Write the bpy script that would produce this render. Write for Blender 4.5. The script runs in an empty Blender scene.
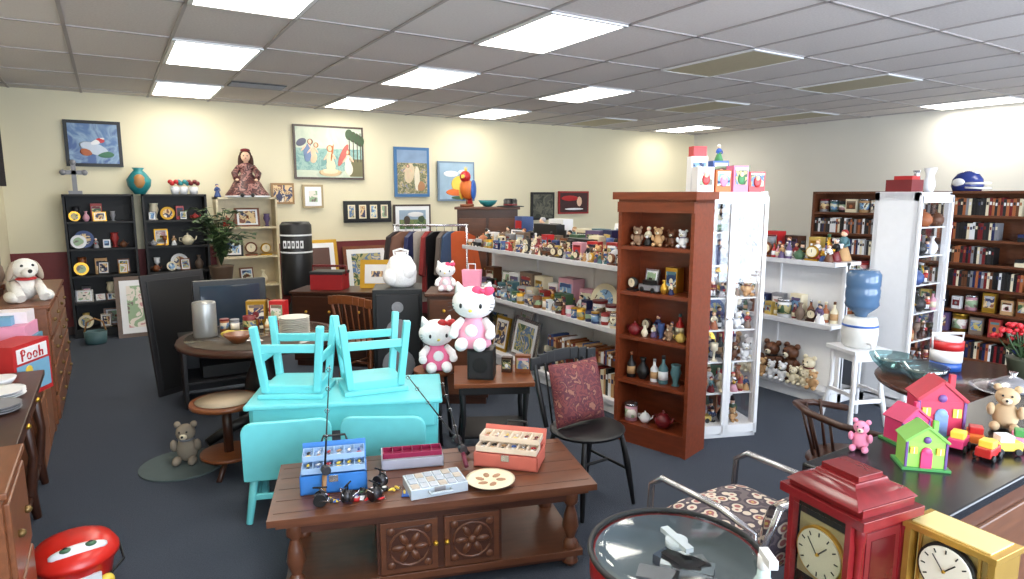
import bpy, bmesh, math, random
from mathutils import Matrix, Vector, Euler
R=random.Random(7)
# ------------------------------------------------------------------ materials
def lin(c):
    o=[]
    for v in c[:3]:
        v=v/255.0
        o.append(v/12.92 if v<=0.04045 else ((v+0.055)/1.055)**2.4)
    return tuple(o)+(1.0,)
_m={}
def base(name):
    m=bpy.data.materials.new(name); m.use_nodes=True
    nt=m.node_tree; b=nt.nodes['Principled BSDF']
    return m,nt,b
def mix(nt,fac,a,b):
    n=nt.nodes.new('ShaderNodeMix'); n.data_type='RGBA'
    nt.links.new(fac,n.inputs[0]); n.inputs[6].default_value=a; n.inputs[7].default_value=b
    return n.outputs[2]
def C(r,g,b,rough=.5,metal=0,var=.1,scale=18,kind='plain',bump=0):
    k=(r,g,b,rough,metal,var,scale,kind,bump)
    if k in _m: return _m[k]
    m,nt,bs=base('%s_%d_%d_%d'%(kind,r,g,b))
    c=lin((r,g,b)); lo=tuple(max(0,x*(1-var)) for x in c[:3])+(1,); hi=tuple(min(1,x*(1+var)) for x in c[:3])+(1,)
    tc=nt.nodes.new('ShaderNodeTexCoord')
    if kind=='wood':
        mp=nt.nodes.new('ShaderNodeMapping'); mp.inputs['Scale'].default_value=(1.2,6,6)
        nt.links.new(tc.outputs['Object'],mp.inputs[0])
        t=nt.nodes.new('ShaderNodeTexNoise'); t.inputs['Scale'].default_value=scale/3; t.inputs['Detail'].default_value=6
        nt.links.new(mp.outputs[0],t.inputs['Vector'])
        lo=tuple(x*.55 for x in c[:3])+(1,); hi=tuple(min(1,x*1.4) for x in c[:3])+(1,)
    else:
        t=nt.nodes.new('ShaderNodeTexNoise'); t.inputs['Scale'].default_value=scale; t.inputs['Detail'].default_value=3
        nt.links.new(tc.outputs['Object'],t.inputs['Vector'])
    nt.links.new(mix(nt,t.outputs[0],lo,hi),bs.inputs['Base Color'])
    if bump:
        bp=nt.nodes.new('ShaderNodeBump'); bp.inputs['Strength'].default_value=bump; bp.inputs['Distance'].default_value=.01
        nt.links.new(t.outputs[0],bp.inputs['Height']); nt.links.new(bp.outputs[0],bs.inputs['Normal'])
    bs.inputs['Roughness'].default_value=rough; bs.inputs['Metallic'].default_value=metal
    _m[k]=m; return m
def W(r,g,b,rough=.35,scale=18): return C(r,g,b,rough,0,.3,scale,'wood')
def ART(name,cols,scale=6,rough=.5,dist=1.0,interp='CONSTANT'):
    m,nt,bs=base(name)
    tc=nt.nodes.new('ShaderNodeTexCoord'); t=nt.nodes.new('ShaderNodeTexNoise')
    t.inputs['Scale'].default_value=scale; t.inputs['Detail'].default_value=4; t.inputs['Distortion'].default_value=dist
    nt.links.new(tc.outputs['Object'],t.inputs['Vector'])
    rp=nt.nodes.new('ShaderNodeValToRGB'); rp.color_ramp.interpolation=interp
    e=rp.color_ramp.elements
    n=len(cols)
    e[0].position=0; e[0].color=lin(cols[0]); e[1].position=.3+.4/n; e[1].color=lin(cols[1])
    for i in range(2,n):
        x=e.new(.3+.4*i/n); x.color=lin(cols[i])
    nt.links.new(t.outputs[0],rp.inputs[0]); nt.links.new(rp.outputs[0],bs.inputs['Base Color'])
    bs.inputs['Roughness'].default_value=rough
    return m
def FLOWER(name):
    m,nt,bs=base(name); tc=nt.nodes.new('ShaderNodeTexCoord'); v=nt.nodes.new('ShaderNodeTexVoronoi'); v.inputs['Scale'].default_value=19
    nt.links.new(tc.outputs['Object'],v.inputs['Vector']); rp=nt.nodes.new('ShaderNodeValToRGB'); rp.color_ramp.interpolation='CONSTANT'; e=rp.color_ramp.elements
    e[0].position=0; e[0].color=lin((205,180,110)); e[1].position=.12; e[1].color=lin((160,100,100))
    for p,c in ((.3,(212,200,185)),(.46,(78,70,80)),(.66,(110,100,104))): x=e.new(p); x.color=lin(c)
    nt.links.new(v.outputs['Distance'],rp.inputs[0]); nt.links.new(rp.outputs[0],bs.inputs['Base Color']); bs.inputs['Roughness'].default_value=.85; return m
def EM(name,rgb,s):
    m,nt,bs=base(name); bs.inputs['Base Color'].default_value=(.9,.9,.9,1)
    bs.inputs['Emission Color'].default_value=lin(rgb); bs.inputs['Emission Strength'].default_value=s
    return m
def GL(name,tint=(1,1,1),refl=.05,rough=.03):
    m=bpy.data.materials.new(name); m.use_nodes=True; nt=m.node_tree; nt.nodes.clear()
    o=nt.nodes.new('ShaderNodeOutputMaterial'); mx=nt.nodes.new('ShaderNodeMixShader')
    t=nt.nodes.new('ShaderNodeBsdfTransparent'); g=nt.nodes.new('ShaderNodeBsdfGlossy')
    t.inputs[0].default_value=tint+(1,); g.inputs['Roughness'].default_value=rough
    mx.inputs[0].default_value=refl
    nt.links.new(t.outputs[0],mx.inputs[1]); nt.links.new(g.outputs[0],mx.inputs[2]); nt.links.new(mx.outputs[0],o.inputs[0])
    return m
# ------------------------------------------------------------------ builder
def rotm(r): return Euler([math.radians(a) for a in r]).to_matrix().to_4x4()
TH=math.radians(32.0)          # the floor plan is surveyed along the aisle line, walls are 32 deg off it
def P(x,y): return (math.cos(TH)*x+math.sin(TH)*y, -math.sin(TH)*x+math.cos(TH)*y)
class Ob:
    def __init__(s,name):
        s.n=name; s.bm=bmesh.new(); s.mats=[]; s.T=Matrix()
    def at(s,x=0,y=0,z=0,rz=0,sc=1,rot=None):
        s.T=Matrix.Translation((x,y,z))@(rotm(rot) if rot else rotm((0,0,rz)))@Matrix.Scale(sc,4); return s
    def mi(s,m):
        if m not in s.mats: s.mats.append(m)
        return s.mats.index(m)
    def _f(s,vs,m,sm):
        i=s.mi(m); fs=set()
        for v in vs:
            for f in v.link_faces: fs.add(f)
        for f in fs: f.material_index=i; f.smooth=sm
    def box(s,m,c,d,rot=(0,0,0)):
        M=s.T@Matrix.Translation(c)@rotm(rot)@Matrix.Diagonal((d[0],d[1],d[2],1))
        s._f(bmesh.ops.create_cube(s.bm,size=1,matrix=M)['verts'],m,False); return s
    def cyl(s,m,c,r,h,r2=None,seg=20,rot=(0,0,0),sm=True):
        M=s.T@Matrix.Translation(c)@rotm(rot)@Matrix.Translation((0,0,h/2))
        vs=bmesh.ops.create_cone(s.bm,cap_ends=True,segments=seg,radius1=r,radius2=r if r2 is None else r2,depth=h,matrix=M)['verts']
        s._f(vs,m,False)
        if sm:
            for v in vs:
                for f in v.link_faces:
                    if len(f.verts)==4: f.smooth=True
        return s
    def sph(s,m,c,r,rot=(0,0,0),seg=14):
        if not hasattr(r,'__len__'): r=(r,r,r)
        M=s.T@Matrix.Translation(c)@rotm(rot)@Matrix.Diagonal((r[0],r[1],r[2],1))
        s._f(bmesh.ops.create_uvsphere(s.bm,u_segments=seg,v_segments=max(6,seg*2//3),radius=1,matrix=M)['verts'],m,True); return s
    def lathe(s,m,pr,c=(0,0,0),k=1,seg=16,rot=(0,0,0),kx=1,ky=1,caps=True):
        M=s.T@Matrix.Translation(c)@rotm(rot); rings=[]
        for (r,z) in pr:
            r=max(r,.0004)
            rings.append([s.bm.verts.new(M@Vector((r*k*kx*math.cos(2*math.pi*i/seg),r*k*ky*math.sin(2*math.pi*i/seg),z*k))) for i in range(seg)])
        i0=s.mi(m)
        for a,b in zip(rings,rings[1:]):
            for i in range(seg):
                f=s.bm.faces.new((a[i],a[(i+1)%seg],b[(i+1)%seg],b[i])); f.smooth=True; f.material_index=i0
        if caps:
            for rg in (rings[0],rings[-1]):
                f=s.bm.faces.new(rg if rg is rings[-1] else rg[::-1]); f.material_index=i0
        return s
    def tube(s,m,pts,r,seg=8,closed=False):
        pts=[Vector(p) for p in pts]; n=len(pts); rings=[]; up=Vector((0,0,1))
        for i,p in enumerate(pts):
            if closed: t=pts[(i+1)%n]-pts[i-1]
            else: t=pts[min(i+1,n-1)]-pts[max(i-1,0)]
            t.normalize()
            a=t.cross(up)
            if a.length<.05: a=t.cross(Vector((1,0,0))) if i==0 or not rings else la-t*la.dot(t)
            a.normalize()
            if i and a.dot(la)<0 and not closed: a=-a
            la=a
            b=t.cross(a); rr=r[i] if hasattr(r,'__len__') else r
            rings.append([s.bm.verts.new(s.T@(p+a*rr*math.cos(2*math.pi*k/seg)+b*rr*math.sin(2*math.pi*k/seg))) for k in range(seg)])
        i0=s.mi(m); prs=list(zip(rings,rings[1:]))
        if closed: prs.append((rings[-1],rings[0]))
        for a,b in prs:
            for k in range(seg):
                f=s.bm.faces.new((a[k],b[k],b[(k+1)%seg],a[(k+1)%seg])); f.smooth=True; f.material_index=i0
        if not closed:
            for rg in (rings[0],rings[-1]):
                f=s.bm.faces.new(rg); f.material_index=i0
        return s
    def ext(s,m,pts,y0,y1):   # XZ outline extruded along Y
        a=[s.bm.verts.new(s.T@Vector((x,y0,z))) for x,z in pts]; b=[s.bm.verts.new(s.T@Vector((x,y1,z))) for x,z in pts]
        i0=s.mi(m); n=len(pts); fs=[s.bm.faces.new(a),s.bm.faces.new(b[::-1])]
        for i in range(n): fs.append(s.bm.faces.new((a[i],b[i],b[(i+1)%n],a[(i+1)%n])))
        for f in fs: f.material_index=i0
        return s
    def poly(s,m,pts):
        f=s.bm.faces.new([s.bm.verts.new(s.T@Vector(p)) for p in pts]); f.material_index=s.mi(m); return s
    def pillow(s,m,c,w,h,t,rot=(0,0,0),n=10):  # in XZ plane, thickness Y
        M=s.T@Matrix.Translation(c)@rotm(rot); i0=s.mi(m); g={}
        for sd in (-1,1):
            for i in range(n+1):
                for j in range(n+1):
                    u=i/n*2-1; v=j/n*2-1
                    e=(1-u**4)*(1-v**4); pin=1-.06*(1-abs(u*v))*(abs(u)>.99 or abs(v)>.99)
                    if (i in(0,n) or j in(0,n)) and sd==1: g[(sd,i,j)]=g[(-1,i,j)]; continue
                    g[(sd,i,j)]=s.bm.verts.new(M@Vector((u*w/2*pin,sd*t/2*e**.5,v*h/2*pin)))
            for i in range(n):
                for j in range(n):
                    q=[g[(sd,i,j)],g[(sd,i+1,j)],g[(sd,i+1,j+1)],g[(sd,i,j+1)]]
                    f=s.bm.faces.new(q if sd<0 else q[::-1]); f.smooth=True; f.material_index=i0
        return s
    def put(s,x,y,z=0,rz=0,bev=0,rot=None,sc=1):
        bmesh.ops.recalc_face_normals(s.bm,faces=s.bm.faces[:])
        me=bpy.data.meshes.new(s.n); s.bm.to_mesh(me); s.bm.free()
        for m in s.mats: me.materials.append(m)
        o=bpy.data.objects.new(s.n,me); bpy.context.scene.collection.objects.link(o)
        o.location=(x,y,z); o.rotation_euler=[math.radians(a) for a in (rot or (0,0,rz))]; o.scale=(sc,sc,sc)
        if bev:
            b=o.modifiers.new('bevel','BEVEL'); b.width=bev; b.segments=2; b.limit_method='ANGLE'; b.angle_limit=math.radians(50)
        return o
    def pp(s,x,y,z=0,rz=0,bev=0,sc=1):     # survey-line coordinates
        X,Y=P(x,y); return s.put(X,Y,z,rz-32.0,bev,None,sc)
# ------------------------------------------------------------------ palette
white=C(230,230,232,.4,var=.04); cream=C(225,214,185); black=C(17,17,19,.45); blk2=C(32,31,34,.5)
red=C(182,36,38,.35); dred=C(110,22,28,.4); maroon=C(105,35,45,.5); blue=C(45,90,170,.35); navy=C(25,35,80)
pink=C(230,130,168,.6); hot=C(212,56,112,.4); green=C(66,145,75,.4); lime=C(145,205,85,.4); yel=C(232,200,75,.4)
oran=C(215,112,45,.5); brown=C(95,55,30,.5); tan=C(190,150,105,.8); teal=C(40,130,135,.4); purple=C(105,72,138,.4)
gold=C(205,160,60,.3,.8); silver=C(190,190,195,.25,.9); skin=C(232,190,160,.6); grey=C(130,130,135,.5)
wdark=W(62,34,22); wmid=W(120,66,34); wred=W(116,52,27); wclock=W(118,26,30,.25); wchest=W(120,72,45)
plushw=C(240,238,238,.95,bump=.3,scale=60); glass=GL('display_glass'); dglass=GL('tinted_glass',(.55,.7,.7),.2); clid=GL('clear_acrylic',(.85,.9,.9),.12,.08)
BRIGHT=[red,blue,C(60,130,75),C(225,190,70),C(205,105,50),white,C(225,130,165),C(205,60,110),teal,white,red,navy,cream,red]
MUTED=[C(150,45,42),C(55,78,130),C(66,98,70),C(196,168,86),C(165,95,55),brown,tan,C(80,118,125),C(98,80,118),white,white,cream,cream,black,blk2,black,dred,gold,silver,C(205,150,165),navy,wmid,wdark,grey,C(120,100,85),C(170,170,175),red]
PAL=MUTED
arts=[ART('art_a',[(60,90,60),(180,170,120),(90,120,160),(200,190,170)],9),ART('art_b',[(130,80,60),(220,190,140),(60,60,90),(230,220,200)],9),
      ART('art_c',[(40,60,100),(120,160,200),(220,220,200),(90,70,50)],9),ART('art_d',[(200,150,150),(230,220,210),(150,175,140),(120,110,100)],5)]
# ------------------------------------------------------------------ small merchandise
pc_=lambda: R.choice(PAL)
def it_vase(o,h):
    a=pc_(); v=R.choice([[(.14,0),(.16,.03),(.3,.3),(.27,.5),(.1,.75),(.09,.85),(.16,1)],[(.2,0),(.12,.1),(.14,.3),(.26,.6),(.2,.85),(.24,1)],[(.2,0),(.22,.02),(.08,.12),(.06,.5),(.2,.6),(.22,1),(.2,1)]])
    o.lathe(a,v,k=h)
def it_bottle(o,h):
    c=pc_(); o.lathe(c,[(.16,0),(.17,.02),(.17,.55),(.06,.72),(.055,.9)],k=h,seg=12); o.cyl(pc_(),(0,0,.88*h),.065*h,.12*h,seg=10)
    o.cyl(R.choice([white,cream,tan]),(0,0,.15*h),.174*h,.3*h,seg=12)
def it_fig(o,h):
    a=pc_(); b=pc_(); d=pc_()
    o.lathe(a,[(.24,0),(.26,.04),(.16,.35),(.1,.5)],k=h,seg=12); o.lathe(d,[(.1,.48),(.15,.6),(.15,.7),(.05,.77)],k=h,seg=12,ky=.75)
    o.sph(skin,(0,0,.85*h),.1*h,seg=10); o.sph(b,(0,.03*h,.89*h),(.115*h,.105*h,.1*h),seg=10)
    for sx in (-1,1): o.tube(d,[(sx*.13*h,0,.68*h),(sx*.2*h,-.05*h,.52*h),(sx*.1*h,-.16*h,.45*h)],.04*h,6)
    if R.random()<.4: o.cyl(R.choice([gold,white,red]),(0,-.17*h,.4*h),.06*h,.14*h,.09*h,seg=8)
def it_bear(o,h,c=None):
    c=c or R.choice([tan,brown,white,cream,grey,cream,tan,C(150,120,95,.9)])
    o.sph(c,(0,0,.3*h),(.24*h,.2*h,.3*h),seg=12); o.sph(c,(0,-.04*h,.72*h),(.22*h,.2*h,.2*h),seg=12)
    o.sph(cream,(0,-.22*h,.67*h),(.09*h,.08*h,.07*h),seg=8); o.sph(black,(0,-.3*h,.69*h),.03*h,seg=6)
    for sx in (-1,1):
        o.sph(c,(sx*.18*h,0,.9*h),.08*h,seg=8); o.sph(c,(sx*.26*h,-.08*h,.42*h),(.08*h,.12*h,.16*h),(30,0,0),seg=8)
        o.sph(c,(sx*.17*h,-.24*h,.1*h),(.1*h,.18*h,.1*h),seg=8); o.sph(black,(sx*.08*h,-.22*h,.78*h),.025*h,seg=6)
    if R.random()<.5: o.tube(pc_(),[(.15*h*math.cos(a),-.03*h+.14*h*math.sin(a),.56*h) for a in [i*.785 for i in range(8)]],.03*h,6,True)
def it_box(o,h):
    w=R.uniform(.5,.9)*h; c=pc_(); o.box(c,(0,0,h/2),(w,.45*h,h)); o.box(R.choice(arts+[pc_()]),(0,-.226*h,h*.55),(w*.8,.004,h*.6))
    o.box(pc_(),(0,-.229*h,h*.78),(w*.7,.004,h*.12)); o.sph(pc_(),(0,-.228*h,h*.45),(w*.2,.004,h*.15),seg=8)
def it_mug(o,h):
    c=pc_(); o.lathe(c,[(.36,0),(.4,.05),(.42,1),(.37,1),(.35,.12)],k=h,seg=14)
    o.tube(c,[(.4*h,0,.8*h),(.62*h,0,.75*h),(.66*h,0,.5*h),(.6*h,0,.28*h),(.4*h,0,.2*h)],.05*h,6); o.lathe(R.choice(arts+[pc_()]),[(.422,.3),(.428,.72)],k=h,seg=14,caps=False)
def it_frame(o,h):
    c=R.choice([gold,black,wmid,silver,white]); w=h*R.choice([.75,1.25]); T=o.T.copy(); o.T=T@rotm((-12,0,0))
    o.box(c,(0,0,h/2),(w,.02,h)); o.box(white,(0,-.011,h/2),(w*.82,.004,h*.82)); o.box(R.choice(arts),(0,-.014,h/2),(w*.66,.004,h*.66)); o.T=T
    o.box(c,(0,.1*h,.3*h),(.03,.01,.62*h),(20,0,0))
def it_nut(o,h):
    a=R.choice([red,C(55,78,130),C(66,98,70),dred,black]); o.cyl(black,(0,0,0),.2*h,.06*h,seg=12)
    for sx in (-1,1): o.cyl(white,(sx*.08*h,0,.06*h),.06*h,.28*h,seg=8); o.tube(a,[(sx*.15*h,0,.6*h),(sx*.2*h,0,.45*h),(sx*.17*h,-.03*h,.34*h)],.04*h,6)
    o.cyl(a,(0,0,.33*h),.13*h,.3*h,seg=12); o.cyl(gold,(0,0,.42*h),.135*h,.03*h,seg=12); o.cyl(skin,(0,0,.63*h),.1*h,.16*h,seg=12); o.sph(white,(0,-.06*h,.64*h),(.07*h,.06*h,.07*h),seg=8); o.cyl(black,(0,0,.79*h),.11*h,.2*h,.09*h,seg=12)
def it_tin(o,h):
    c=pc_(); o.cyl(c,(0,0,0),.35*h,.88*h,seg=16); o.cyl(R.choice([gold,silver,c,dred]),(0,0,.86*h),.37*h,.14*h,seg=16); o.cyl(R.choice(arts),(0,0,.2*h),.354*h,.5*h,seg=16)
def it_pot(o,h):
    c=pc_(); o.lathe(c,[(.25,0),(.45,.25),(.45,.5),(.25,.75),(.2,.78),(.05,.85),(.07,.95),(0,1)],k=h,seg=14)
    o.tube(c,[(.4*h,0,.35*h),(.6*h,0,.45*h),(.68*h,0,.7*h)],[.08*h,.06*h,.04*h],6); o.tube(c,[(-.4*h,0,.6*h),(-.62*h,0,.6*h),(-.62*h,0,.35*h),(-.42*h,0,.25*h)],.04*h,6)
def it_plate(o,h):
    c=R.choice([white,C(55,78,130),gold,cream,cream]); o.cyl(c,(0,0,h/2),h/2,.02,seg=20,rot=(78,0,0)); o.cyl(R.choice(arts),(0,-.012,h/2),h*.33,.012,seg=18,rot=(78,0,0)); o.box(black,(0,.02,.01),(.4*h,.1,.02))
def it_clock(o,h):
    c=R.choice([wmid,wdark,gold,black]); o.box(c,(0,0,.06*h),(.8*h,.4*h,.12*h)); o.lathe(c,[(.36,-.14),(.4,0),(.36,.14)],c=(0,0,.55*h),k=h,rot=(90,0,0),seg=18); o.cyl(cream,(0,-.13*h,.55*h),.3*h,.03*h,rot=(90,0,0),seg=18); o.box(black,(0,-.165*h,.62*h),(.03*h,.01*h,.2*h))
def it_car(o,h):
    c=pc_(); o.box(c,(0,0,.35*h),(1.8*h,.7*h,.4*h)); o.box(pc_(),(-.1*h,0,.7*h),(.9*h,.6*h,.4*h)); [o.cyl(black,(sx*.55*h,sy*.36*h+.04*h,.2*h),.2*h,.08*h,rot=(90,0,0),seg=10) for sx in (-1,1) for sy in (-1,1)]
ITM={'vase':(it_vase,.6),'bottle':(it_bottle,.36),'fig':(it_fig,.5),'bear':(it_bear,.7),'box':(it_box,.9),'mug':(it_mug,1.1),'frame':(it_frame,1.15),'nut':(it_nut,.42),'tin':(it_tin,.76),'pot':(it_pot,1.25),'plate':(it_plate,1.0),'clock':(it_clock,.85),'car':(it_car,1.8)}
CAP={'mug':.11,'car':.09,'pot':.16}
def fill(o,x0,x1,y,z,hm,kinds,gap=.012,lo=.6,j=.02):
    x=x0
    while True:
        k=R.choice(kinds); f,w=ITM[k]; h=hm*R.uniform(lo,1); h=min(h,CAP.get(k,9))
        w=w*h
        if x+w>x1: break
        o.at(x+w/2,y+R.uniform(-j,j),z,R.uniform(-14,14)); f(o,h); x+=w+gap*R.uniform(.3,1.6)
    o.at()
def books(o,x0,x1,y,z,hm,d=.14,lo=.75,cols=None,wd=(.018,.045)):
    x=x0; cols=cols or PAL
    while x<x1-.045:
        w=R.uniform(*wd); h=hm*R.uniform(lo,1); o.box(R.choice(cols),(x+w/2,y+d/2,z+h/2),(w*.94,d,h)); o.box(R.choice(cols),(x+w/2,y-.001,z+h*.7),(w*.6,.004,h*.18)); x+=w
# ------------------------------------------------------------------ ROOM
XL,XR,YF,YB,H=-1.05,10.6,-2.2,9.7,3.0
def room(name,m,a,b):
    o=Ob(name); c=[(a[i]+b[i])/2 for i in range(3)]; o.box(m,(0,0,0),[b[i]-a[i] for i in range(3)]); return o.put(*c)
carpet=C(56,63,76,.95,var=.5,scale=150,bump=.5)
def wallm(name,rgb):
    m,nt,bs=base(name); tc=nt.nodes.new('ShaderNodeTexCoord'); t=nt.nodes.new('ShaderNodeTexNoise'); t.inputs['Scale'].default_value=1.2; t.inputs['Detail'].default_value=5
    nt.links.new(tc.outputs['Object'],t.inputs['Vector']); c=lin(rgb)
    nt.links.new(mix(nt,t.outputs[0],tuple(x*.94 for x in c[:3])+(1,),tuple(min(1,x*1.05) for x in c[:3])+(1,)),bs.inputs['Base Color']); bs.inputs['Roughness'].default_value=.75; return m
wb=wallm('wall_cream_paint',(222,213,184)); wr=wallm('wall_white_paint',(226,223,214))
room('floor',carpet,(XL-.2,YF-.2,-.12),(XR+.2,YB+.2,0))
room('wall_back',wb,(XL-.2,YB,0),(XR+.2,YB+.15,H)); room('wall_left',wb,(XL-.15,YF,0),(XL,YB,H)); room('wall_right',wr,(XR,YF,0),(XR+.15,YB,H))
o=Ob('wall_front'); wins=[(-.6,2.4),(2.8,5.8),(6.2,9.8)]
o.box(wr,((XL+XR)/2,0,.2),(XR-XL+.4,.15,.4)); o.box(wr,((XL+XR)/2,0,2.87),(XR-XL+.4,.15,.26))
ed=[XL-.2]+[v for w in wins for v in w]+[XR+.2]
for i in range(0,len(ed),2): o.box(wr,((ed[i]+ed[i+1])/2,0,1.57),(ed[i+1]-ed[i],.15,2.34))
o.put(0,YF-.075)
for i,(a,b) in enumerate(wins):
    o=Ob('window_%d'%(i+1)); 
    for x in (a+.03,(a+b)/2,b-.03): o.box(silver,(x-(a+b)/2,0,1.57),(.06,.08,2.34))
    for z in (.43,2.71): o.box(silver,(0,0,z),(b-a,.08,.06))
    o.put((a+b)/2,YF-.075)
    l=bpy.data.lights.new('window_portal','AREA'); l.shape='RECTANGLE'; l.size=b-a; l.size_y=2.3; l.cycles.is_portal=True
    lo=bpy.data.objects.new('window_portal',l); lo.location=((a+b)/2,YF-.02,1.57); lo.rotation_euler=(math.radians(90),0,0)
    bpy.context.scene.collection.objects.link(lo)
room('trim_1',C(112,42,44,.6),(XL,YB-.02,.1),(XR,YB,1.05)); room('baseboard_back',C(60,40,35),(XL,YB-.03,0),(XR,YB,.1))
room('baseboard_right',blk2,(XR-.02,YF,0),(XR,YB-.03,.1)); room('baseboard_left',blk2,(XL,YF,0),(XL+.02,YB-.03,.1))
TX,TY,X0,Y0=.71,1.12,.53,3.75
m,nt,bs=base('ceiling_tile'); tc=nt.nodes.new('ShaderNodeTexCoord'); ad=nt.nodes.new('ShaderNodeVectorMath'); ad.operation='SUBTRACT'; ad.inputs[1].default_value=(X0,Y0,0)
sn=nt.nodes.new('ShaderNodeVectorMath'); sn.operation='SNAP'; sn.inputs[1].default_value=(TX,TY,50)
wn=nt.nodes.new('ShaderNodeTexWhiteNoise'); nt.links.new(tc.outputs['Object'],ad.inputs[0]); nt.links.new(ad.outputs[0],sn.inputs[0]); nt.links.new(sn.outputs[0],wn.inputs['Vector'])
sp=nt.nodes.new('ShaderNodeTexNoise'); sp.inputs['Scale'].default_value=60; nt.links.new(tc.outputs['Object'],sp.inputs['Vector'])
mm=nt.nodes.new('ShaderNodeMath'); mm.operation='MULTIPLY_ADD'; nt.links.new(wn.outputs['Value'],mm.inputs[0]); mm.inputs[1].default_value=.5; nt.links.new(sp.outputs[0],mm.inputs[2])
nt.links.new(mix(nt,mm.outputs[0],lin((190,182,180)),lin((220,214,212))),bs.inputs['Base Color']); bs.inputs['Roughness'].default_value=.9
o=Ob('ceiling'); o.box(m,((XL+XR)/2,(YF+YB)/2,.06),(XR-XL+.4,YB-YF+.4,.12)); o.put(0,0,H)
o=Ob('ceiling_grid'); gm=C(165,158,158,.5)
x=X0-3*TX
while x<XR:
    if x>XL: o.box(gm,(x,(YF+YB)/2,-.004),(.026,YB-YF,.008))
    x+=TX
y=Y0-6*TY
while y<YB:
    if y>YF: o.box(gm,((XL+XR)/2,y,-.004),(XR-XL,.026,.008))
    y+=TY
o.put(0,0,H)
em=EM('fluorescent_diffuser',(255,249,236),13.0); dim=C(178,168,140,.5)
def fixture(ix,iy,lit):
    o=Ob('ceiling_light'); o.box(em if lit else dim,(0,0,-.012),(TX-.06,TY-.06,.012))
    for sx in (-1,1): o.box(white,(sx*(TX/2-.02),0,-.012),(.03,TY-.02,.018)); o.box(white,(0,sx*(TY/2-.02),-.012),(TX-.02,.03,.018))
    o.put(X0+(ix+.5)*TX,Y0+(iy+.5)*TY,H)
for ix,iy,l in [(0,0,1),(0,2,1),(0,4,1),(3,0,1),(3,2,1),(3,4,1),(6,2,1),(6,4,1),(13,0,1),(12,4,1),(6,0,0),(9,0,0),(9,2,0),(9,4,0),(3,-2,1),(9,-2,1),(0,-2,1),(12,2,0)]: fixture(ix,iy,l)
o=Ob('ceiling_vent'); o.box(blk2,(0,0,-.01),(.6,.3,.01)); [o.box(grey,(0,-.12+i*.05,-.018),(.58,.02,.008)) for i in range(6)]; o.put(1.55,8.0,H)
# ------------------------------------------------------------------ furniture builders (front faces -Y, origin front-bottom-centre)
def bookcase(name,w,h,d,n,m,back=None,crown=0,kick=.08,levels=None,t=.025):
    o=Ob(name)
    for sx in (-1,1): o.box(m,(sx*(w/2-t/2),d/2,h/2),(t,d,h))
    o.box(back or m,(0,d-.006,h/2),(w-2*t,.012,h)); o.box(m,(0,.02,kick/2),(w-2*t,.02,kick))
    lv=levels or [kick+(h-t-kick)*i/n for i in range(n)]
    for z in lv: o.box(m,(0,d/2,z+t/2),(w-2*t,d-.012,t))
    o.box(m,(0,d/2,h-t/2),(w,d,t))
    if crown: o.box(m,(0,d/2-.015,h+crown/2),(w+.05,d+.05,crown)); o.box(m,(0,-.008,h-.05),(w,.016,.07))
    return o,[z+t for z in lv]
def gondola(name,w,d,levels,h):
    o=Ob(name); t=.03
    o.box(white,(0,d/2,h/2),(w,.03,h-.02))
    for z in levels:
        o.box(white,(0,d/2,z-t/2),(w,d,t)); o.box(C(205,205,210),(0,-.006,z-t/2),(w,.012,t+.012))
    for x in [-w/2+.015,-w/6,w/6,w/2-.015]: o.box(white,(x,d/2,h/2),(.03,.06,h))
    for sx in (-1,1):
        o.box(white,(sx*(w/2-.01),d/2,.06),(.02,d*.98,.12))
    o.box(white,(0,.03,.05),(w,.02,.1)); return o
def cabinet(name,w,d,h,doors,solid_left=False):
    o=Ob(name); t=.035
    for sx in (-1,1):
        for yy in (t/2,d-t/2): o.box(white,(sx*(w/2-t/2),yy,h/2),(t,t,h))
        for z in (.05,h-.03): o.box(white,(sx*(w/2-t/2),d/2,z),(t,d,.07))
        if sx<0 and solid_left: o.box(white,(sx*(w/2-.01),d/2,h/2),(.02,d,h))
        else: o.box(glass,(sx*(w/2-.015),d/2,h/2),(.004,d-2*t,h-.1))
    o.box(white,(0,d/2,.05),(w,d,.1)); o.box(white,(0,d/2,h-.02),(w,d,.04)); o.box(C(150,152,160),(0,d-.008,h/2),(w-.02,.012,h-.05))
    lv=[.1]+[.1+(h-.14)*i/7 for i in range(1,7)]
    for z in lv[1:]: o.box(white,(0,d/2,z-.006),(w-.06,d-.03,.01))
    dw=w/doors
    for i in range(doors):
        cx=-w/2+dw*(i+.5)
        for sx in (-1,1): o.box(white,(cx+sx*(dw/2-.014),-.012,h/2),(.026,.02,h-.06))
        for z in (.07,h-.05): o.box(white,(cx,-.012,z),(dw-.02,.02,.06))
        o.box(glass,(cx,-.01,h/2),(dw-.05,.004,h-.14)); o.sph(silver,(cx+(dw/2-.02)*(1 if i==0 else -1),-.03,h*.5),.01,seg=8)
    return o,lv
for i,cx in enumerate((-.1,.73)):
    o,lv=bookcase('black_bookcase',.74,1.76,.3,5,C(14,14,16,.6)); o.put(cx,9.36,0,0)
    o=Ob('knick_knacks')
    for z in lv: fill(o,-.33,.33,.1,z,.17,['frame','vase','plate','fig','box','frame','pot'],gap=.04,lo=.5); fill(o,-.3,.32,.2,z,.24,['frame','vase','plate','box'],gap=.12,lo=.7)
    o.put(cx,9.36)
o,lv=bookcase('white_shelf_unit',.78,1.72,.3,4,C(215,200,165)); o.put(1.6,9.36)
o=Ob('decor_pieces'); [fill(o,-.35,.34,.14,z,.28,['frame','vase','plate','box','pot','clock'],gap=.03) for z in lv]; o.put(1.6,9.36)
def rz2(L,Rr): return math.degrees(math.atan2(Rr[1]-L[1],Rr[0]-L[0]))
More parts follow.
